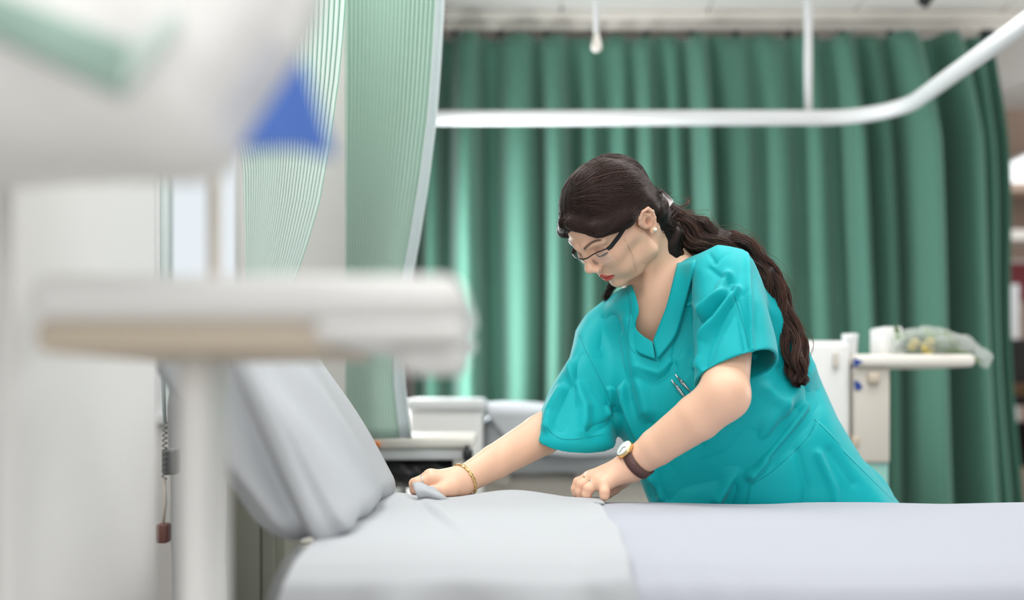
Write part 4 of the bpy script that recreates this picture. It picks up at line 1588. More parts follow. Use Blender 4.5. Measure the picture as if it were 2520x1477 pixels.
def top_outer(p, capped=True):
    """outer skin of the scrub top"""
    t = f_torso(p)
    near = t < 0.10
    if near.any():
        t[near] = smax(t[near], d_outline(p[near], TORSO_OUT), 0.05)
    a = sleeve(p, SLL, (0.078, 0.080, 0.082)).astype(f32)
    m = a < 0.06
    if m.any():
        a[m] = smax(a[m], d_outline(p[m], SLEEVE_L_OUT), 0.03)
    b = sleeve(p, SLR, (0.072, 0.080, 0.084)).astype(f32)
    m = b < 0.06
    if m.any():
        b[m] = smax(b[m], d_outline(p[m], SLEEVE_R_OUT), 0.03)
    if capped:
        a = np.maximum(a, ((p - EL_END) @ NL_CUT).astype(f32))
        b = np.maximum(b, ((p - ER_END) @ NR_CUT).astype(f32))
    else:
        a = np.maximum(a + 0.0058, ((p - EL_END) @ NL_CUT).astype(f32) - 0.02)
        b = np.maximum(b + 0.0058, ((p - ER_END) @ NR_CUT).astype(f32) - 0.02)
        t = t + 0.0058
    return smin(smin(t, a, 0.018), b, 0.018)


def neck_cut(p, grow=0.0):
    d = np.full(len(p), 0.2, f32)
    m = (vlen(p - P(1630, 740, 2.06).astype(f32)) < 0.30)
    if m.any():
        q = p[m]
        front = d_outline(q, NECK_OPEN) - grow
        front = np.maximum(front, q[:, 1] - 2.12)
        # round hole about the neck, open at the back
        hole = d_cone(q, P(1652, 748, 2.105), hw(0, -0.06, 0.03), 0.054 + grow, 0.062 + grow)
        d[m] = np.minimum(front, hole)
    return d


def top_shell(p):
    o = top_outer(p)
    near = np.abs(o) < 0.08
    d = o.copy()
    if near.any():
        q = p[near]
        s = np.maximum(o[near], -top_outer(q, False))
        s = smax(s, -neck_cut(q, 0.003), 0.002)
        s = np.maximum(s, 0.66 - q[:, 2])
        d[near] = s
    return d


def facing(V, N):
    v = V - np.array(cam.location)
    v /= vlen(v)[:, None]
    return np.clip(-(N * v).sum(1) * 1.6, 0, 1)


# drawn folds: (line in the photo, width px, height mm); negative = pressed in
FOLDS = [
    ([(1700, 756), (1716, 775), (1705, 815), (1716, 850)], 11, -7), ([(1716, 790), (1760, 742), (1803, 704)], 9, 6), ([(1696, 660), (1682, 761), (1655, 909)], 9, -4),
    ([(1501, 781), (1511, 962), (1562, 1090)], 15, -6), ([(1527, 828), (1538, 989), (1575, 1096), (1625, 1225)], 12, 5),
    # left sleeve and shoulder
    ([(1858, 668), (1862, 760), (1850, 880)], 16, -4), ([(1836, 625), (1846, 760), (1852, 875)], 9, 6),
    ([(1690, 775), (1722, 800), (1752, 778), (1795, 712)], 14, -9), ([(1690, 752), (1730, 768), (1765, 735), (1790, 680)], 14, 6), ([(1730, 905), (1760, 830), (1800, 760)], 12, -5), ([(1718, 900), (1726, 840), (1770, 775), (1812, 712)], 13, 9),
    ([(1700, 790), (1706, 830), (1716, 870)], 14, -9), ([(1800, 700), (1826, 790), (1840, 860)], 14, -4),
    ([(1690, 700), (1694, 770), (1682, 840)], 14, -5), ([(1664, 780), (1668, 850), (1650, 900)], 10, -3),
    ([(1745, 660), (1790, 690), (1830, 720)], 10, -3), ([(1745, 625), (1760, 645)], 8, -3), ([(1760, 645), (1790, 625)], 6, -2),
    # front, hanging
    ([(1515, 800), (1530, 900), (1548, 1000), (1580, 1120), (1600, 1220)], 22, -7), ([(1545, 790), (1560, 900), (1590, 1010)], 22, 5),
    ([(1495, 790), (1500, 860), (1512, 930)], 10, -6), ([(1478, 780), (1482, 850)], 9, -3),
    ([(1525, 960), (1560, 1080), (1600, 1180)], 20, 6),
    ([(1600, 1050), (1610, 1120), (1640, 1220)], 22, -6), ([(1568, 930), (1610, 945), (1655, 915)], 12, -3),
    ([(1575, 905), (1620, 918), (1660, 885)], 12, 3),
    # right sleeve
    ([(1400, 900), (1440, 1000), (1440, 1060)], 18, 5), ([(1430, 880), (1410, 960), (1375, 1040)], 22, -6), ([(1470, 900), (1480, 960), (1512, 1010)], 14, -8),
    ([(1380, 960), (1350, 1010), (1345, 1050)], 14, 5), ([(1445, 1060), (1500, 1042), (1515, 1020)], 9, -7), ([(1500, 960), (1505, 1020)], 10, 5),
    # side and lower front
    ([(1880, 1060), (1960, 960), (2000, 900)], 26, 5), ([(1900, 1130), (1985, 1030), (2015, 960)], 20, -7), ([(1850, 1172), (1925, 1085), (1990, 1000)], 14, 7),
    ([(1792, 1236), (1808, 1190), (1850, 1140), (1905, 1085), (1960, 1012)], 18, -9), ([(1770, 1230), (1800, 1190), (1840, 1160)], 18, 6),
    ([(1720, 1160), (1800, 1130), (1870, 1060)], 26, -5), ([(1650, 1200), (1760, 1180)], 22, -4),
    ([(1960, 1110), (1985, 1200), (1980, 1240)], 16, -4), ([(2010, 1120), (2050, 1200), (2060, 1240)], 14, 4), ([(2040, 1110), (2100, 1190)], 12, -3),
    ([(1925, 905), (1990, 960), (2015, 990)], 14, -4), ([(1890, 960), (1940, 1010)], 20, 4), ([(1660, 1090), (1700, 1120), (1720, 1100)], 18, -5),
]
SEAMS = [
    [(1424, 820), (1440, 860), (1470, 920), (1500, 985), (1512, 1050)],                   # right armhole
    [(1800, 702), (1822, 780), (1852, 880)],                                             # left armhole, down the sleeve
    [(1745, 655), (1800, 702)],
    [(1600, 722), (1562, 725)],
]


def top_post(V, N):
    px = to_px(V)
    w = facing(V, N)
    off = np.zeros(len(V))
    for line, wd, h in FOLDS:
        d = d_line2(px, line)
        off += 0.0023 * h * (gauss(d, wd * 0.8) if h > 0 else np.exp(-np.sqrt(d * d + 4) / (0.62 * wd)) * 1.1)
    off += 0.0022 * wave(V, 0.18, 61) + 0.0005 * wave(V, 0.07, 62)
    sm = np.zeros(len(V))
    for line in SEAMS:
        sm = np.maximum(sm, gauss(d_line2(px, line), 2.6))
    off -= 0.0016 * sm
    # breast pocket and the big lower pocket stand proud of the cloth
    for poly in ([(1690, 985), (1662, 955), (1712, 905), (1770, 900), (1780, 985)],):
        d = d_poly2(px, poly)
        off += 0.0022 * np.clip(-d / 3 + 0.5, 0, 1)
    side = d_poly2(px, [(2010, 1035), (1990, 1075), (1952, 1112), (1900, 1160), (1845, 1196), (1830, 1300), (2300, 1300), (2215, 1236), (2072, 1102)])
    off += 0.0045 * np.clip(-side / 4 + 0.5, 0, 1)
    return V + N * (off * w)[:, None]


def make_top():
    lo, hi = (0.0, 1.74, 0.64), (0.82, 2.42, 1.25)
    V, Q = surface(top_shell, lo, hi, 0.0024)
    V = relax(V, Q, 1, 0.35)
    N = normals(V, Q)
    V = top_post(V, N)
    V = relax(V, Q, 3, 0.3)
    return np_mesh('scrub_top', V, Q, m_scrub, nurse), V, Q


top, TV, TQ = make_top()
top['label'] = 'teal short-sleeved scrub top with a V neck'
BV = BVHTree.FromPolygons(TV.tolist(), TQ.tolist())
_bm = nurse.data
BB = BVHTree.FromPolygons([v.co for v in _bm.vertices], [tuple(q.vertices) for q in _bm.polygons])


def onto(bvh, x, y, lift=0.0):
    d = (pt(x, y, 1.0) - cam.location).normalized()
    h, n, i, dist = bvh.ray_cast(cam.location, d)
    if h is None:
        h, n, i, dist = bvh.find_nearest(pt(x, y, 2.0))
    return h - d * lift


def on_cloth(pp, lift):
    """points on the smooth outer cloth surface, before the neck was cut, along the sight lines through pp"""
    o = np.array(cam.location)
    d = np.array([np.array(pt(x, y, 1.0)) - o for x, y in pp]); d /= vlen(d)[:, None]
    t = np.full(len(d), 1.70)
    for _ in range(60):
        t += np.clip(top_outer((o + d * t[:, None]).astype(f32)), -0.01, 0.05) * 0.8
    return o + d * (t - lift)[:, None]


def band_on(name, left, right, n, m, par, lift=0.004, thick=0.0035):
    """a flat band of cloth lying on the top between two edge lines"""
    A = smooth_path([Vector((x, y, 0)) for x, y in left], n)
    B = smooth_path([Vector((x, y, 0)) for x, y in right], n)
    k = min(len(A), len(B))
    pp = [A[i].lerp(B[i], j / 8)[:2] for i in range(k) for j in range(9)]
    W = on_cloth(pp, lift)

    def fn(u, v):
        i, j = min(int(round(v * (k - 1))), k - 1), int(round(u * 8))
        return Vector(W[i * 9 + j]) + Vector((0, -0.0015 * math.sin(u * math.pi), 0))
    return grid(name, fn, 8, k - 1, m, par, thick)


COLLAR_R_IN = [(1667, 650), (1655, 700), (1640, 755), (1622, 802), (1608, 840)]
COLLAR_R_OUT = [(1712, 640), (1697, 700), (1680, 770), (1660, 830), (1618, 884)]
band_on('collar', COLLAR_R_IN, COLLAR_R_OUT, 6, m_scrub, top)
COLLAR_L_IN = [(1556, 704), (1563, 724), (1569, 745), (1572, 768), (1565, 790), (1564, 808), (1584, 828), (1606, 842)]
COLLAR_L_OUT = [(1541, 702), (1549, 720), (1554, 745), (1554, 775), (1550, 800), (1548, 835), (1568, 866), (1612, 884)]
band_on('collar', COLLAR_L_IN, COLLAR_L_OUT, 5, m_scrub, top)


def stitch(name, line, lift=0.0003, r=0.00034, par=None, n=6):
    pts = [onto(BV, q.x, q.y, lift) for q in smooth_path([Vector((x, y, 0)) for x, y in line], n)]
    return tube(name, pts, r, m_seam, par or top, 5)


stitch('stitching', [(1716, 640), (1701, 702), (1684, 772), (1664, 833), (1622, 890)])
stitch('stitching', [(1545, 720), (1550, 775), (1545, 838), (1566, 871), (1620, 890)])
stitch('stitching', [(1424, 822), (1440, 860), (1470, 920), (1500, 985), (1512, 1050)])
stitch('stitching', [(1800, 704), (1824, 782), (1848, 872)])
stitch('stitching', [(1722, 918), (1775, 898), (1846, 874)])
stitch('stitching', [(2076, 1112), (2140, 1176), (2198, 1232)])
stitch('stitching', [(2004, 1032), (2040, 1066), (2072, 1100)])
stitch('stitching', [(2006, 1046), (1985, 1080), (1948, 1118), (1896, 1164), (1850, 1192)])
stitch('stitching', [(1330, 1024), (1362, 1070), (1404, 1082), (1498, 1068)])

# the side vent, standing open: the shade inside is put in as a dark teal sheet
va = [(2066, 1088), (2090, 1092), (2112, 1114), (2128, 1148)]
vb = [(2072, 1102), (2090, 1116), (2108, 1134), (2126, 1150)]


def vent_shade(u, v):
    a = Vector((np.interp(v, [0, .33, .66, 1], [q[0] for q in va]), np.interp(v, [0, .33, .66, 1], [q[1] for q in va]), 0))
    b = Vector((np.interp(v, [0, .33, .66, 1], [q[0] for q in vb]), np.interp(v, [0, .33, .66, 1], [q[1] for q in vb]), 0))
    q = a.lerp(b, u)
    return pt(q.x, q.y, 2.035 + 0.03 * (1 - u))


grid('side_vent', vent_shade, 6, 12, mat('dark_teal_shade', (0, 58, 64), 0.85), top, 0.002)

# trousers and shoes below the bed top
m_tr = m_scrub
ft = Field()
ft.cone(P(1960, 1230, 2.17), P(2010, 1290, 2.17), 0.14, 0.15, 0.04)
ft.chain([P(2030, 1290, 2.12), (0.62, 2.16, 0.42), (0.60, 2.20, 0.07)], [0.105, 0.080, 0.065], 0.05)
ft.chain([P(1950, 1300, 2.24), (0.54, 2.27, 0.42), (0.50, 2.30, 0.07)], [0.105, 0.080, 0.065], 0.05)
solid('trousers', lambda p: np.maximum(ft(p), np.maximum(0.04 - p[:, 2], p[:, 2] - 0.80)).astype(f32), (0.35, 1.95, 0.02), (0.85, 2.5, 0.83), 0.009, m_tr, nurse)
for cx, cy in ((0.58, 2.17), (0.48, 2.27)):
    fs_ = Field()
    fs_.cone((cx + 0.03, cy + 0.04, 0.045), (cx - 0.12, cy - 0.10, 0.035), 0.045, 0.034, 0.02)
    solid('shoe', lambda p, q=fs_: np.maximum(q(p), -p[:, 2] + 0.001).astype(f32), (cx - 0.2, cy - 0.2, -0.01), (cx + 0.12, cy + 0.12, 0.12), 0.008, M['rail'], nurse)

# ------------------------------------------------------------------ hair
m_hair = mat('shade_darkened_hair', (22, 15, 13), 0.55, spec=0.3)  # hair base, its brown darkened to read as shadow beneath the strands
m_hair_b = mat('brown_hair_strands', (36, 24, 21), 0.36, spec=0.4)
m_hair_t = mat('chestnut_hair_strands', (72, 44, 33), 0.40, spec=0.5)
for hm_ in (m_hair, m_hair_b, m_hair_t):
    hm_.node_tree.nodes['Principled BSDF'].inputs['Specular Tint'].default_value = (1.0, 0.78, 0.72, 1)
HC, HR = np.array([0, -0.018, 0.050]), np.array([0.0845, 0.108, 0.0945])
YS = [-0.14, -0.09, -0.06, -0.034, -0.022, -0.010, 0.012, 0.030, 0.055, 0.075, 0.088, 0.11]
ZS = [-0.075, -0.070, -0.060, -0.040, 0.008, 0.024, 0.018, 0.016, 0.030, 0.050, 0.069, 0.076]


def zhair(y):
    return np.interp(y, YS, ZS)


CLIP = np.array([-0.012, -0.117, -0.040])
HAIR_OUT = [(1361, 552), (1361, 505), (1372, 470), (1398, 434), (1436, 404), (1485, 389), (1538, 396), (1580, 422), (1612, 462), (1634, 492), (1652, 515), (1672, 545), (1700, 600), (1700, 760), (1330, 760), (1340, 600)]


def cap_f(p):
    l = hl(p)
    d = d_ell(l, HC, HR)
    d = smin(d, d_cone(l, (0, -0.070, 0.000), CLIP + [0.004, 0.012, 0.004], 0.056, 0.022), 0.03)
    r = (zhair(l[:, 1]) - l[:, 2]).astype(f32) * 0.8
    d = smax(d, r, 0.010)
    # a wave of hair drooping over the temple on each side
    for s in (-1, 1):
        d = smin(d, d_cone(l, (s * 0.012, 0.084, 0.086), (s * 0.050, 0.068, 0.056), 0.010, 0.013), 0.015)
        d = smin(d, d_cone(l, (s * 0.050, 0.068, 0.054), (s * 0.073, 0.020, 0.036), 0.013, 0.013), 0.015)
        d = smin(d, d_cone(l, (s * 0.073, 0.020, 0.038), (s * 0.070, -0.032, 0.036), 0.012, 0.012), 0.015)
        d = smin(d, d_cone(l, (s * 0.064, -0.044, 0.014), (s * 0.045, -0.062, -0.050), 0.014, 0.016), 0.02)
    d = (d * HS).astype(f32)
    m = d < 0.05
    if m.any():
        d[m] = smax(d[m], d_outline(p[m], HAIR_OUT), 0.02)
    return d


def cap_post(V, N):
    l = hl(V.astype(f32))
    a = l - CLIP
    ang = np.arctan2(a[:, 0], a[:, 2] - 0.03)
    return V + N * (0.0006 * np.sin(ang * 40 + 3 * np.sin(ang * 9)))[:, None]


hair = solid('hair', cap_f, HT - 0.19, HT + 0.19, 0.0024, m_hair, nurse, cap_post)
hair['label'] = 'long dark hair pulled back into a wavy ponytail'

PONY = [P(1640, 518, 2.075), P(1668, 548, 2.08), P(1712, 582, 2.075), P(1775, 612, 2.065), P(1838, 630, 2.055), P(1884, 690, 2.05), P(1916, 770, 2.05), P(1946, 850, 2.030), P(1962, 910, 2.005), P(1968, 948, 1.990)]
PR = [0.018, 0.026, 0.034, 0.032, 0.027, 0.025, 0.026, 0.024, 0.017, 0.004]
fp = Field()
fp.chain(PONY[:8], [r * 0.70 for r in PR[:7]] + [0.004], 0.02)
fp.chain([hw(-0.045, -0.055, -0.01), P(1638, 590, 2.055), P(1652, 640, 2.055), P(1664, 664, 2.06)], [0.026, 0.026, 0.018, 0.006], 0.02)
solid('ponytail', fp, (0.22, 1.95, 0.92), (0.58, 2.2, 1.32), 0.003, m_hair, hair,
      lambda V, N: V + N * (0.004 * wave(V, 0.05, 71) + 0.0025 * wave(V, 0.02, 72))[:, None])


def strands(name, lines, rad, m, par):
    """hair curves; lines = list of point arrays"""
    n = [len(l) for l in lines]
    cu = bpy.data.hair_curves.new(name)
    cu.add_curves(n)
    A = np.concatenate(lines).astype(f32)
    cu.attributes['position'].data.foreach_set('vector', A.ravel()) if 'position' in cu.attributes else None
    ra = cu.attributes.get('radius') or cu.attributes.new('radius', 'FLOAT', 'POINT')
    R = np.concatenate([rad * np.concatenate([np.ones(max(k - 3, 1)), np.linspace(0.9, 0.25, k - max(k - 3, 1))]) for k in n]).astype(f32)
    ra.data.foreach_set('value', R)
    cu.materials.append(m)
    o = bpy.data.objects.new(name, cu)
    return link(o, par)


rg = np.random.default_rng(12)


def lay(W, hi=0.0016):
    """settle lines of points on the modelled hair, smooth them and lift each a little"""
    g = refine(cap_f, W.reshape(-1, 3), 5).reshape(W.shape).astype(float)
    for _ in range(3):
        g[:, 1:-1] = 0.5 * g[:, 1:-1] + 0.25 * (g[:, :-2] + g[:, 2:])
    g = refine(cap_f, g.reshape(-1, 3), 2).reshape(W.shape).astype(float)
    bend = np.linalg.norm(np.diff(g, 2, axis=1), axis=-1).max(1)
    l = hl(g.reshape(-1, 3).astype(f32)).reshape(W.shape)
    low = (l[..., 2] < zhair(l[..., 1]) - 0.012)[:, :-2].any(1)
    g = g[(bend < 0.009) & ~low]
    ctr = HT + HM @ HC * HS
    dn = g - ctr
    dn /= np.linalg.norm(dn, axis=-1, keepdims=True)
    return list(g + dn * rg.uniform(0.0001, hi, (len(g), 1, 1)))


def cap_strands(n):
    """lines combed from the hairline back to the clip, lying on the cap"""
    u = rg.normal(size=(n * 3, 3))
    u[:, 1] += 0.6
    u /= vlen(u)[:, None]
    S = HC + u * HR
    ok = (S[:, 2] > zhair(S[:, 1]) + 0.004) & (S[:, 1] > -0.06)
    S = S[ok][:n]
    T = CLIP + rg.normal(size=S.shape) * [0.012, 0.004, 0.012]
    K = 26
    sway = rg.normal(size=(len(S), 1)) * 0.06
    ph = rg.uniform(0, 6.28, (len(S), 1))
    L = []
    for k in range(K):
        t = k / (K - 1)
        q = S * (1 - t) + T * t
        d = (q - HC) / HR
        d /= vlen(d)[:, None]
        zz = HC[2] + d[:, 2] * HR[2]
        d[:, 2] += np.clip(zhair(q[:, 1]) + 0.006 - zz, 0, 0.08) / HR[2]
        d += np.cross(d, T - S) * sway * np.sin(np.pi * t + ph * 0.2) * 6
        d /= vlen(d)[:, None]
        L.append(HC + d * HR)
    L = np.stack(L, 1)
    return lay(HT + HS * (L @ HM.T))


def swoop_strands(n, s):
    """the wave drooping from the parting over the temple and above the ear"""
    path = np.array(smooth_path([Vector(q) for q in ((s * 0.010, 0.088, 0.090), (s * 0.034, 0.082, 0.074), (s * 0.056, 0.070, 0.056), (s * 0.076, 0.025, 0.046), (s * 0.078, -0.020, 0.050), (s * 0.060, -0.070, 0.020), tuple(CLIP))], 4))
    t = np.linspace(0, 1, len(path))[None, :, None]
    o = rg.normal(size=(n, 1, 3)) * [0.006, 0.006, 0.010]
    o = o * (1 - 0.5 * t) + 0.002 * np.sin(t * 9 + rg.uniform(0, 6, (n, 1, 1))) * rg.normal(size=(n, 1, 3))
    return lay(HT + HS * ((path[None] + o) @ HM.T), 0.0018)


strands('hair_strands', cap_strands(5200), 0.00030, m_hair_b, hair)
strands('hair_strands', swoop_strands(900, -1) + swoop_strands(500, 1), 0.00030, m_hair_b, hair)
strands('hair_strands', cap_strands(160), 0.00024, m_hair_t, hair)


def flow_strands(src, n, c, R, goal, seed, steps=10, ds=0.006):
    """short strands that start anywhere on a hair mesh near c and run along it towards the goal"""
    r = np.random.default_rng(seed)
    me = src.data
    V = np.empty(len(me.vertices) * 3, f32); me.vertices.foreach_get('co', V); V = V.reshape(-1, 3)
    V = V[vlen(V - np.asarray(c, f32)) < R]
    V = V[r.integers(0, len(V), n)] + r.normal(size=(n, 3)).astype(f32) * f32(0.0008)
    both = lambda p: np.minimum(cap_f(p), fp(p))
    G = np.asarray(goal, f32) + r.normal(size=(n, 3)).astype(f32) * f32(0.012)
    L = [refine(both, V, 2)]
    for k in range(steps):
        d = G - L[-1]
        q = vlen(d)
        L.append(refine(both, L[-1] + d / np.maximum(q, 1e-4)[:, None] * np.minimum(ds, q * 0.5)[:, None], 2))
    g = np.stack(L, 1).astype(float)
    for _ in range(2):
        g[:, 1:-1] = 0.5 * g[:, 1:-1] + 0.25 * (g[:, :-2] + g[:, 2:])
    ctr = np.asarray(P(1560, 500, 2.06))
    dn = g - ctr
    dn /= np.linalg.norm(dn, axis=-1, keepdims=True)
    return list(g + dn * r.uniform(0.0002, 0.0016, (n, 1, 1)))


def tail_strands(n, spread, end, amp, seed, start=0.0):
    r = np.random.default_rng(seed)
    path = np.array(smooth_path([Vector(q) for q in PONY], 8))
    tt = np.linspace(0, 1, len(path))
    rad = np.interp(tt, np.linspace(0, 1, len(PR)), PR)
    tang = np.gradient(path, axis=0); tang /= vlen(tang)[:, None]
    side = np.cross(tang, [0, 1, 0.0]); side /= vlen(side)[:, None]
    dep = np.cross(tang, side)
    out = []
    for i in range(n):
        a = r.uniform(0, 6.28); q = math.sqrt(r.uniform(0.2, 1)) * spread
        e = int(len(path) * min(1, r.uniform(*end)))
        s0 = int(len(path) * start * r.uniform(0, 1))
        idx = np.arange(s0, max(e, s0 + 6))
        idx = idx[idx < len(path)]
        grp = int(a / 6.28 * 9)
        ph = grp * 1.7 + r.uniform(0, 0.7)
        wv = amp * np.clip(tt[idx] * 4, 0, 1) * np.sin(tt[idx] * 34 + ph)
        wv2 = amp * 0.7 * np.clip(tt[idx] * 4, 0, 1) * np.cos(tt[idx] * 29 + ph * 1.3)
        tw = a + tt[idx] * 1.5
        rr = np.maximum(rad[idx], 0.006 + 0.006 * r.uniform()) * q
        out.append(path[idx] + side[idx] * (np.cos(tw) * rr + wv)[:, None] + dep[idx] * (np.sin(tw) * rr + wv2)[:, None])
    return out


strands('hair_strands', flow_strands(hair, 2600, hw(0, 0, 0.05), 0.2, hw(*CLIP), 91, 12, 0.007), 0.00030, m_hair_b, hair)
strands('hair_strands', flow_strands(hair, 400, P(1640, 540, 2.04), 0.05, PONY[2], 93, 8), 0.00030, m_hair_b, hair)
strands('hair_strands', tail_strands(3200, 1.02, (0.72, 1.06), 0.0046, 5), 0.00032, m_hair_b, hair)
strands('hair_strands', tail_strands(900, 1.08, (0.80, 1.06), 0.0056, 6, 0.6), 0.00032, m_hair_t, hair)
strands('hair_strands', tail_strands(40, 1.6, (0.4, 1.0), 0.010, 8), 0.00026, m_hair_t, hair)


def lock(pts, n, r0, r1, seed, m=None, rad=0.0004, wav=0.002, shell=False):
    r = np.random.default_rng(seed)
    path = np.array(smooth_path([Vector(q) for q in pts], 6))
    t = np.linspace(0, 1, len(path))
    out = []
    for i in range(n):
        o = r.normal(size=3); o /= np.linalg.norm(o); o *= r.uniform(0.9, 1.12) if shell else math.sqrt(r.uniform())
        w = wav * np.sin(t * 8 + r.uniform(0, 6))[:, None] * r.normal(size=3)
        out.append(path + o * (r0 + (r1 - r0) * t)[:, None] + w)
    strands('hair_strands', out, rad, m or m_hair_b, hair)


# lock on the far side under the chin, nape wisps, a few stray hairs over the cheek and behind the clip
lock([hw(0.055, 0.02, -0.05), P(1512, 690, 2.10), P(1500, 712, 2.11), P(1488, 738, 2.12)], 120, 0.012, 0.006, 21)
lock([hw(-0.045, -0.052, 0.0), hw(-0.045, -0.055, -0.01), P(1638, 590, 2.055), P(1652, 640, 2.055), P(1666, 672, 2.06)], 1000, 0.027, 0.012, 27, None, 0.00030, 0.0015, True)
lock([hw(-0.055, -0.03, -0.02), P(1628, 610, 2.045), P(1646, 648, 2.06), P(1662, 664, 2.06)], 160, 0.010, 0.009, 22)
lock([P(1640, 515, 2.08), P(1668, 512, 2.08), P(1692, 500, 2.08), P(1690, 486, 2.08)], 14, 0.004, 0.008, 23, m_hair_t, 0.0003)
lock([P(1644, 530, 2.07), P(1672, 524, 2.06), P(1708, 524, 2.06)], 30, 0.006, 0.010, 24, m_hair_t, 0.0003)
lock([hw(0.040, -0.040, -0.040), P(1592, 690, 2.105), P(1580, 716, 2.095), P(1570, 752, 2.085), P(1566, 790, 2.075)], 260, 0.014, 0.008, 28)
lock([hw(-0.064, 0.045, 0.012), hw(-0.062, 0.052, -0.03), hw(-0.050, 0.060, -0.066)], 3, 0.006, 0.005, 25, m_hair_t, 0.00011)

# claw clip at the back of the head
cA, cB, cC, cD = P(1618, 474, 2.055), P(1628, 466, 2.026), P(1657, 496, 2.023), P(1645, 513, 2.023)
V = [Vector(q) + Vector((0, w, 0)) for w in (-0.006, 0.006) for q in (cA, cB, cC, cD)]
clip = obj('hair_clip', V, [(0, 1, 2, 3), (7, 6, 5, 4), (0, 4, 5, 1), (1, 5, 6, 2), (2, 6, 7, 3), (3, 7, 4, 0)], mat('pale_pink_clip', (232, 220, 220), 0.35), nurse, smooth=False)
md = clip.modifiers.new('round', 'BEVEL'); md.width = 0.002; md.segments = 2
clip['label'] = 'pale pink claw clip'
for k in range(4):
    a = cA + (cD - cA) * (0.25 + 0.2 * k)
    tube('claw_tooth', [Vector(a), Vector(a + np.array([-0.010, 0.004, -0.010])), Vector(a + np.array([-0.014, 0.012, -0.022]))], [0.002, 0.0016, 0.0008], clip.data.materials[0], clip, 6)

# ------------------------------------------------------------------ glasses, studs, watch, bracelet, rings, pens
m_frame = mat('black_frame', (14, 14, 16), 0.25)
m_lens = mat('spectacle_lens', (250, 250, 252), 0.03, alpha=0.07, spec=0.8)
L_IN_T, L_OUT_T, L_OUT_B, L_IN_B = (-0.0115, 0.1010, 0.0130), (-0.0600, 0.0830, 0.0185), (-0.0560, 0.0835, -0.0085), (-0.0140, 0.0995, -0.0110)
gl = tube('glasses', [Vector(hw(-0.0115, 0.101, 0.0113)), Vector(hw(-0.005, 0.1055, 0.0126)), Vector(hw(0.005, 0.1055, 0.0117)), Vector(hw(0.0115, 0.101, 0.0086))], 0.0013, m_frame, nurse, 8)
gl['label'] = 'black half-rimmed spectacles'
for s in (1, -1):
    def k(p):
        x = p[0] * s
        return Vector(hw(x, p[1], p[2] - 0.0085 * np.clip((x + 0.03) / 0.09, 0, 1.0) * (1.9 if x > 0.02 else 1.0)))
    a, b, c, d = [k(q) for q in (L_IN_T, L_OUT_T, L_OUT_B, L_IN_B)]
    m1, m2 = k((-0.036, 0.0955, 0.0185)), k((-0.035, 0.0955, -0.0120))
    tube('rim', smooth_path([a, m1, b], 6), [0.0011] * 12 + [0.0016], m_frame, gl, 8)
    V = smooth_path([a, m1, b], 6) + smooth_path([c, m2, d], 6)
    nv = len(V)
    dirv = Vector(HM[:, 1]) * 0.0016
    obj('lens', V + [q - dirv for q in V], [tuple(range(nv)), tuple(range(2 * nv - 1, nv - 1, -1))] + [(i, (i + 1) % nv, nv + (i + 1) % nv, nv + i) for i in range(nv)], m_lens, gl, smooth=False)
    # temple: flat bar from hinge to ear
    tp = [k(q) for q in ((-0.0600, 0.0830, 0.0170), (-0.0655, 0.078, 0.0180), (-0.0705, 0.055, 0.0210), (-0.0745, 0.020, 0.0265), (-0.0760, 0.002, 0.0290), (-0.0745, -0.016, 0.0180))]
    hh = [0.0034, 0.0036, 0.0036, 0.0028, 0.0020, 0.0014]
    up, sd = Vector(HM[:, 2]), Vector(HM[:, 0])
    V, Fc = [], []
    for q, h in zip(tp, hh):
        for du, ds in ((1, 1), (1, -1), (-1, -1), (-1, 1)):
            V.append(q + up * du * h + sd * ds * 0.0009)
    for i in range(len(tp) - 1):
        for j in range(4):
            Fc.append((i * 4 + j, i * 4 + (j + 1) % 4, i * 4 + 4 + (j + 1) % 4, i * 4 + 4 + j))
    Fc += [(3, 2, 1, 0), tuple(len(V) - 4 + j for j in range(4))]
    obj('temple', V, Fc, m_frame, gl, smooth=False)
    lashes = [k((q[0], q[1], fz(q[2]))) for q in ((-0.0165, 0.0845, 0.0042), (-0.0245, 0.0880, 0.0022), (-0.0330, 0.0880, 0.0018), (-0.0405, 0.0845, 0.0022), (-0.0480, 0.0785, 0.0036))] or [k((-0.0165, 0.0835, 0.0035)), k((-0.0245, 0.0872, 0.0018)), k((-0.0330, 0.0872, 0.0018)), k((-0.0405, 0.0835, 0.0035)), k((-0.0475, 0.0775, 0.0062))]
    tube('eyelashes', smooth_path(lashes, 4), [0.0006] * 4 + [0.0011] * 9 + [0.0007] * 4, m_frame, nurse, 6)

e = hw(-0.0825, -0.0105, -0.0235)
bm = bmesh.new()
bmesh.ops.create_icosphere(bm, subdivisions=3, radius=0.0036, matrix=Matrix.Translation(Vector(e)))
st = bmobj('earring', bm, mat('pearl', (240, 236, 228), 0.2), nurse)
lathe('setting', Vector(hw(-0.0785, -0.0105, -0.0235)), [(0, 0.002), (0.002, 0.0044), (0.003, 0.0044)], M['gold'], st, 16, axis=Vector(-HM[:, 0]))
bm = bmesh.new()
bmesh.ops.create_icosphere(bm, subdivisions=2, radius=0.0014, matrix=Matrix.Translation(Vector(hw(-0.0195, 0.1005, fz(-0.0245)))))
bmobj('nose_stud', bm, M['silver'], nurse)


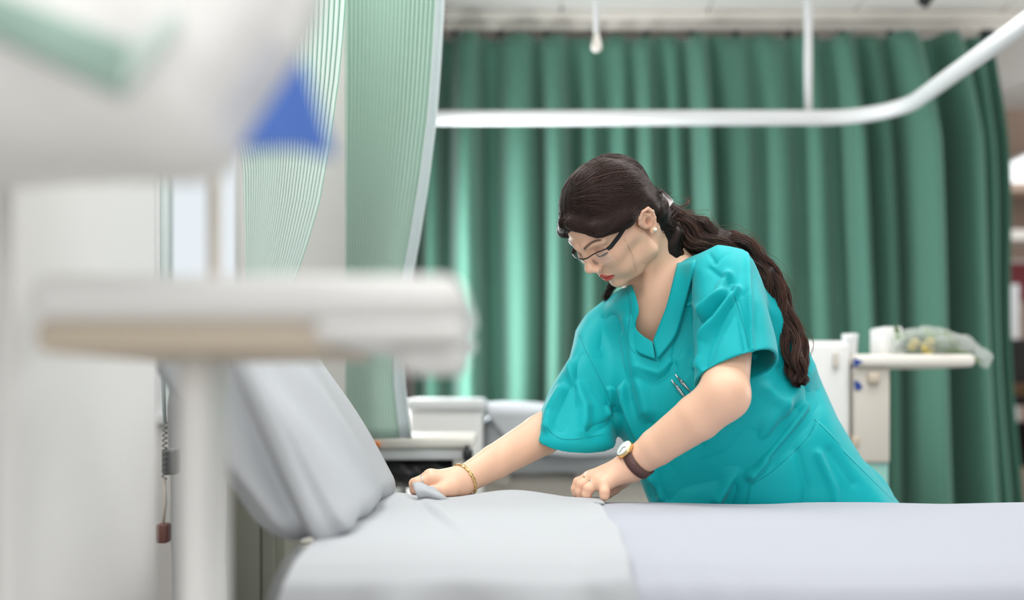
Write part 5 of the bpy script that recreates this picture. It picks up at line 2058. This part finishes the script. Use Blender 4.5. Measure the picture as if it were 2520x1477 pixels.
def arm_ring(c, ax, rx, name, m, par, r, hgt=None, n=48, squash=1.0):
    """a ring round the arm; with hgt a flat strap of that width"""
    ax = Vector(ax).normalized()
    a = ax.orthogonal().normalized(); b = ax.cross(a)
    bvh = BB
    V, Fc = [], []
    for k in range(n):
        an = 2 * math.pi * k / n
        d = a * math.cos(an) + b * math.sin(an)
        for (w, ro) in ((-0.5, 0), (0.5, 0), (0.5, 1), (-0.5, 1)):
            org = Vector(c) + ax * (w * (hgt or 2 * r))
            h = bvh.ray_cast(org, d, 0.06)
            rad = (h[0] - org).length if h[0] is not None else rx
            V.append(org + d * (min(rad, rx * 1.3) + 0.0006 + ro * (0.0026 if hgt else 2 * r)))
    for k in range(n):
        k2 = (k + 1) % n
        for j in range(4):
            j2 = (j + 1) % 4
            Fc.append((k * 4 + j, k * 4 + j2, k2 * 4 + j2, k2 * 4 + j))
    return obj(name, V, Fc, m, par)


# wristwatch: dark brown strap, gold case, pale dial
wc = WRL + (ELL - WRL) * 0.07
wax = ELL - WRL
strap = arm_ring(wc, wax, 0.026, 'wristwatch', mat('dark_brown_strap', (92, 64, 60), 0.6, bump=0.2, bscale=200), nurse, 0, 0.017)
strap['label'] = 'gold wristwatch on a dark brown strap'
wa = Vector(wax).normalized()
cn = (pt(1520, 1095, 1.885) - Vector(wc)); cn = (cn - wa * cn.dot(wa)).normalized()
h = BB.ray_cast(Vector(wc), cn, 0.06)
base = h[0] + cn * 0.001
lathe('case', base, [(0, 0.0145), (0.003, 0.0165), (0.007, 0.0165), (0.0085, 0.0150)], M['gold'], strap, 32, axis=cn)
lathe('dial', base, [(0.0086, 0.0150), (0.0092, 0.0142), (0.0096, 0.012)], mat('pale_dial', (226, 232, 228), 0.2), strap, 32, axis=cn)
tube('crown', [base + cn * 0.005 - wa.cross(cn) * 0.016, base + cn * 0.005 - wa.cross(cn) * 0.020], 0.002, M['gold'], strap, 10)
tb = wa.cross(cn)
for an, ln in ((0.6, 0.008), (2.4, 0.011)):
    d = wa * math.cos(an) + tb * math.sin(an)
    tube('hand', [base + cn * 0.0100, base + cn * 0.0100 + d * ln], 0.0004, M['dark_plastic'], strap, 6)

# bracelet of flat gold links on the stretched arm
bc = WRR + (ELR - WRR) * 0.035
bax = Vector(ELR - WRR).normalized()
br = arm_ring(bc, bax, 0.024, 'bracelet', M['gold'], nurse, 0.0006, 0.0026, 48)
br['label'] = 'gold link bracelet'
ba = bax.orthogonal().normalized(); bb_ = bax.cross(ba)
for k in range(18):
    an = 2 * math.pi * k / 18
    d = ba * math.cos(an) + bb_ * math.sin(an)
    h = BB.ray_cast(Vector(bc), d, 0.06)
    rad = (h[0] - Vector(bc)).length if h[0] is not None else 0.024
    rotm = Matrix((bax, d.cross(bax) * -1, d)).transposed().to_4x4()
    bm = bmesh.new()
    bm_box(bm, (-0.0028, -0.0036, 0.0), (0.0028, 0.0036, 0.0016), 0.0005, 2, Matrix.Translation(Vector(bc) + d * (rad + 0.0012)) @ rotm)
    bmobj('link', bm, M['gold'], br)


def finger_ring(a, b, t, r, m):
    a, b = P(*a), P(*b)
    c = a + (b - a) * t
    ax = Vector(b - a).normalized()
    u = ax.orthogonal().normalized(); w = ax.cross(u)
    pts = [Vector(c) + (u * math.cos(k / 24 * 6.2832) + w * math.sin(k / 24 * 6.2832)) * r for k in range(25)]
    V, Fc = tube_geo(pts, 0.0011, 8, False)
    return obj('ring', V, Fc, m, nurse)


finger_ring((1472, 1184, 1.906), (1448, 1204, 1.897), 0.55, 0.0102, M['silver'])
finger_ring((1460, 1177, 1.928), (1433, 1194, 1.921), 0.6, 0.0106, M['gold'])
finger_ring((1064, 1179, 1.904), (1026, 1190, 1.900), 0.62, 0.0105, M['silver'])


def pen(name, a, b, label, r=0.0042):
    a, b = Vector(a), Vector(b)
    d = (b - a).normalized()
    L = (b - a).length
    t = thing(name, a, label, 'pen', 'pens in the breast pocket')
    lathe('barrel', a, [(0.014, r * 0.9), (0.018, r), (L - 0.02, r), (L - 0.005, r * 0.5), (L, 0.0008)], M['steel'], t, 16, axis=d)
    lathe('push_button', a, [(0, r * 0.45), (0.002, r * 0.55), (0.014, r * 0.55)], M['silver'], t, 12, axis=d)
    s = (pt(0, 0, 1) - pt(0, 0, 2)).normalized()
    s = (Vector((0, -1, 0)) - d * Vector((0, -1, 0)).dot(d)).normalized()
    p = a + s * (r + 0.0012)
    tube('pocket_clip', [a + d * 0.018 + s * r * 0.5, p + d * 0.017, p + d * 0.045], 0.0010, M['silver'], t, 8)
    return t


p1, p1b = onto(BV, 1652, 935, 0.007), onto(BV, 1694, 988, 0.0055)
pen('pen', p1, p1b, 'silver pen lowest in the breast pocket of the teal top', 0.0034)
p2, p2b = onto(BV, 1661, 921, 0.0075), onto(BV, 1700, 965, 0.004)
pen('pen', p2, p2b, 'second silver pen, its button uppermost in the breast pocket', 0.0034)
